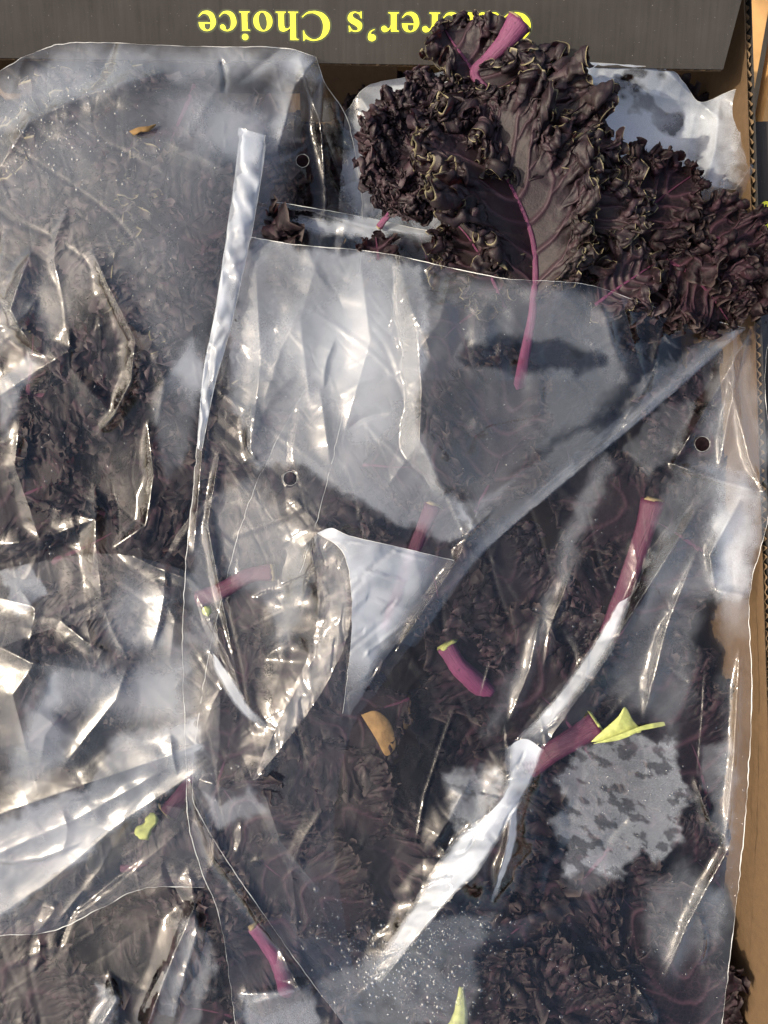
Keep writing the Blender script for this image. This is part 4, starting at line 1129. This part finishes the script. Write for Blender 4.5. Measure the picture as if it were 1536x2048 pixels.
# film folded back on itself: doubled facets, their bright sheen painted in as whiteness
def fold_flap(top, right, bottom, left, base, mist, parent, seed, nu=60, nv=80, amp=.5, material='film', edges=False, fl=.25, fr=.25, fb=.3):
    uv = coons(top, right, bottom, left, nu, nv); x, y = uv[..., 0], uv[..., 1]
    z = tps(base)(x, y) + amp * (crumple(x, y, 90, seed) - .5) * 2 + .5 * amp * crease_lines(x, y, 60, seed)
    x = x + (vnoise(x / 12, y / 12, seed + 1) - .5) * 3
    Pf = PX(x, y, z / 1000)
    uu = np.linspace(0, 1, nu)[:, None]; vv = np.linspace(0, 1, nv)[None, :]
    fade = .25 + .75 * (smooth01(0, fl, uu) if fl else 1) * (smooth01(0, fr, 1 - uu) if fr else 1) * (smooth01(0, fb, 1 - vv) if fb else 1)
    f = link('film_fold', mesh_np('film_fold', Pf.reshape(-1, 3), grid_quads(nu, nv), attrs={'mist': mist * fade * (.7 + .6 * fbm(x / 60, y / 60, seed, 3))}), M[material], parent)
    if edges:
        edge_line(Pf[0], f, r=.0002); edge_line(Pf[:, 0], f, r=.0002)
    return f


fold_flap([(636, 1066), (664, 1056), (700, 1072), (800, 1095), (912, 1122)], [(912, 1122), (860, 1205), (790, 1290), (700, 1430)], [(686, 1432), (700, 1430)], [(636, 1066), (690, 1112), (704, 1240), (686, 1432)],
          [(636, 1066, 15), (700, 1110, 21), (912, 1122, 9), (790, 1250, 9), (690, 1430, 2), (704, 1250, 14)], .58, bag6, 91, amp=1.8, edges=True, fl=0, fr=.35, fb=.5)
fold_flap([(424, 1306), (436, 1318)], [(436, 1318), (470, 1362), (498, 1412), (536, 1450)], [(530, 1458), (536, 1450)], [(424, 1306), (434, 1352), (484, 1428), (530, 1458)],
          [(424, 1306, 8), (470, 1362, 11), (536, 1455, 7), (434, 1352, 6), (484, 1428, 7)], .5, bag6, 92, 14, 40)
fold_flap([(622, 1078), (640, 1062)], [(640, 1062), (700, 1112), (700, 1250), (640, 1390), (510, 1562)], [(505, 1560), (510, 1562)], [(622, 1078), (636, 1200), (620, 1300), (560, 1430), (505, 1560)],
          [(622, 1078, 14), (640, 1062, 17), (700, 1112, 20), (700, 1250, 14), (636, 1200, 8), (620, 1300, 6), (560, 1430, 4), (510, 1562, 3), (640, 1390, 8)], .22, bag6, 93, 40, 100, .8)
fold_flap([(1236, 1206), (1266, 1190)], [(1266, 1190), (1225, 1300), (1140, 1420), (1085, 1500)], [(1012, 1500), (1085, 1500)], [(1236, 1206), (1185, 1290), (1110, 1395), (1012, 1500)],
          [(1236, 1206, -8), (1266, 1190, -4), (1225, 1300, 0), (1140, 1420, 0), (1085, 1500, -4), (1012, 1500, -10), (1110, 1395, -10), (1185, 1290, -9)], .56, bag3, 94, 30, 90, 1.5, fl=.2, fr=.5)
fold_flap([(1010, 1498), (1050, 1478), (1088, 1500)], [(1088, 1500), (1050, 1590), (960, 1740), (900, 1800), (760, 1966)], [(735, 1950), (760, 1966)], [(1010, 1498), (1000, 1600), (900, 1690), (800, 1850), (735, 1950)],
          [(1010, 1498, -6), (1088, 1500, -2), (1030, 1560, 4), (1050, 1590, -6), (960, 1740, 2), (760, 1966, -12), (735, 1950, -18), (800, 1850, -14), (900, 1690, -12), (900, 1780, 0)], .66, bag3, 95, 60, 110, 2.4, fl=.3, fr=.12)
fold_flap([(1493, 656), (1440, 668)], [(1440, 668), (1280, 800), (1080, 965), (930, 1105), (800, 1285)], [(830, 1295), (800, 1285)], [(1493, 656), (1330, 802), (1112, 982), (962, 1114), (830, 1295)],
          [(1493, 656, 4), (1440, 668, 6), (1280, 800, 7), (1080, 965, 3), (800, 1285, -4), (830, 1295, -8), (962, 1114, -2), (1112, 982, 0), (1330, 802, 3)], .26, bag6, 97, 24, 120, .8, fl=.2, fr=.6, fb=.3)
fold_flap([(1016, 1612), (1036, 1610)], [(1036, 1610), (1030, 1690), (988, 1806)], [(982, 1804), (988, 1806)], [(1016, 1612), (1012, 1690), (982, 1804)],
          [(1016, 1612, -6), (1036, 1610, -9), (1030, 1690, -10), (985, 1806, -14), (1012, 1690, -7)], .66, bag3, 96, 12, 50, .2)
# rolled side hem standing up beside the mouth
hem_c = catmull([(508, 262), (492, 380), (472, 500), (446, 640), (418, 760), (398, 900)], 90)
hem_w = np.interp(np.linspace(0, 1, 90), [0, .3, .7, 1], [27, 25, 17, 5])
na = 24; HV = []
for i, (c, hw) in enumerate(zip(hem_c, hem_w)):
    a = np.linspace(-.15 * np.pi, 1.1 * np.pi, na)
    zz = 8 + np.sin(a) * hw * .25 * .6 + 5.0 * (crumple(np.full(na, i * 7.), a * 16 + i * .35, 46, 12) - .5)
    HV.append(PX(c[0] - np.cos(a) * hw - (4 if i < 3 else 0), c[1] + np.cos(a) * (-9 if i < 30 else -3) + (vnoise(np.full(na, i / 7.), a, 5) - .5) * 3, zz / 1000))
HV = np.array(HV)
link('rolled_hem', mesh_np('rolled_hem', HV.reshape(-1, 3), grid_quads(90, na), attrs={'mist': (.25 + .5 * fbm(np.repeat(np.arange(90) / 9., na), np.tile(np.linspace(0, 3, na), 90), 77, 3))}), M['film'], bag6)  # uneven whiteness painted in for the hem's sun glints
edge_line(HV[:, -1], bag6)
# back panel of the mouth
sides = ([(500, 418), (545, 404), (620, 415), (720, 432), (860, 462), (1000, 480), (1300, 560)], [(1300, 560), (1250, 660), (1200, 760)], [(440, 760), (800, 760), (1200, 760)], [(500, 418), (470, 560), (440, 760)])
base = [(500, 418, -4), (720, 432, -2), (1000, 480, 2), (1300, 560, -4), (440, 760, -6), (800, 760, -4), (1200, 760, -6)]
o, P = film('back_film', sides, base, [([(500, 420), (620, 420), (740, 455), (880, 470)], 3, 20, 14)], [(800, 460, 300, 24, 6, .45)], bag6, M['film'], 160, 80, ((120, .7), (50, .1)), 81, (), .02)
edge_line(P[:, 0], bag6, r=.0002)


# ------------------------------------------------------------------ water droplets (nobody could count them)
def droplets(parent, Pg, spots, seed):
    """Low beads on a sheet. spots: (cx, cy, rx, ry, n, rmin px, rmax px)."""
    r = np.random.default_rng(seed)
    flat = Pg.reshape(-1, 3); s = (CAM_H - flat[:, 2]) / FPX
    qx, qy = flat[:, 0] / s + 768, 1024 - flat[:, 1] / s
    a = np.linspace(0, 2 * np.pi, 10, endpoint=False)
    unit = np.vstack([[[0, 0, .55]]] + [np.stack([np.cos(a) * c, np.sin(a) * c, np.full(10, h)], -1) for c, h in ((.6, .45), (1, .0))])
    tr = [(0, 1 + i, 1 + (i + 1) % 10) for i in range(10)]
    qd = [(1 + i, 11 + i, 11 + (i + 1) % 10, 1 + (i + 1) % 10) for i in range(10)]
    V, Q, T = [], [], []
    for cx, cy, rx, ry, n, r0, r1 in spots:
        for _ in range(n):
            x, y = cx + rx * r.normal() * .5, cy + ry * r.normal() * .5
            i = np.argmin((qx - x) ** 2 + (qy - y) ** 2)
            if (qx[i] - x) ** 2 + (qy[i] - y) ** 2 > 60: continue
            rad = (r0 + (r1 - r0) * r.random() ** 4) * .00024
            b = len(V) * 21
            V.append(unit * rad * [1, 1 + .15 * r.normal(), 1] + flat[i] + [0, 0, .00005])
            Q += [tuple(v + b for v in f) for f in qd]; T += [tuple(v + b for v in f) for f in tr]
    o = link('water_droplets', mesh_np('water_droplets', np.vstack(V), Q, T), M['droplet'], parent)
    o['kind'] = 'stuff'


droplets(bag, PA, [(120, 280, 190, 130, 320, 1.3, 5), (300, 500, 260, 200, 110, 1, 3), (150, 900, 150, 200, 50, 1.2, 4), (100, 1120, 90, 60, 30, 1.2, 4)], 8)
droplets(bag3, P3, [(800, 1930, 150, 90, 620, 1.3, 7), (900, 1860, 120, 40, 260, 1.2, 5), (1250, 1600, 180, 160, 120, 1.3, 4), (1180, 1240, 120, 220, 90, 1.2, 4), (1230, 1960, 180, 100, 120, 1.2, 3.5), (1460, 1600, 30, 250, 60, 1.2, 3.5), (860, 2000, 180, 50, 160, 1.2, 7)], 3)
droplets(bag6, P6, [(650, 650, 160, 180, 60, 1.2, 3), (650, 1840, 60, 60, 60, 1.2, 4), (1130, 560, 80, 30, 50, 1, 2), (450, 1560, 60, 40, 16, 1.5, 4), (1000, 800, 150, 200, 40, 1.2, 3)], 5)
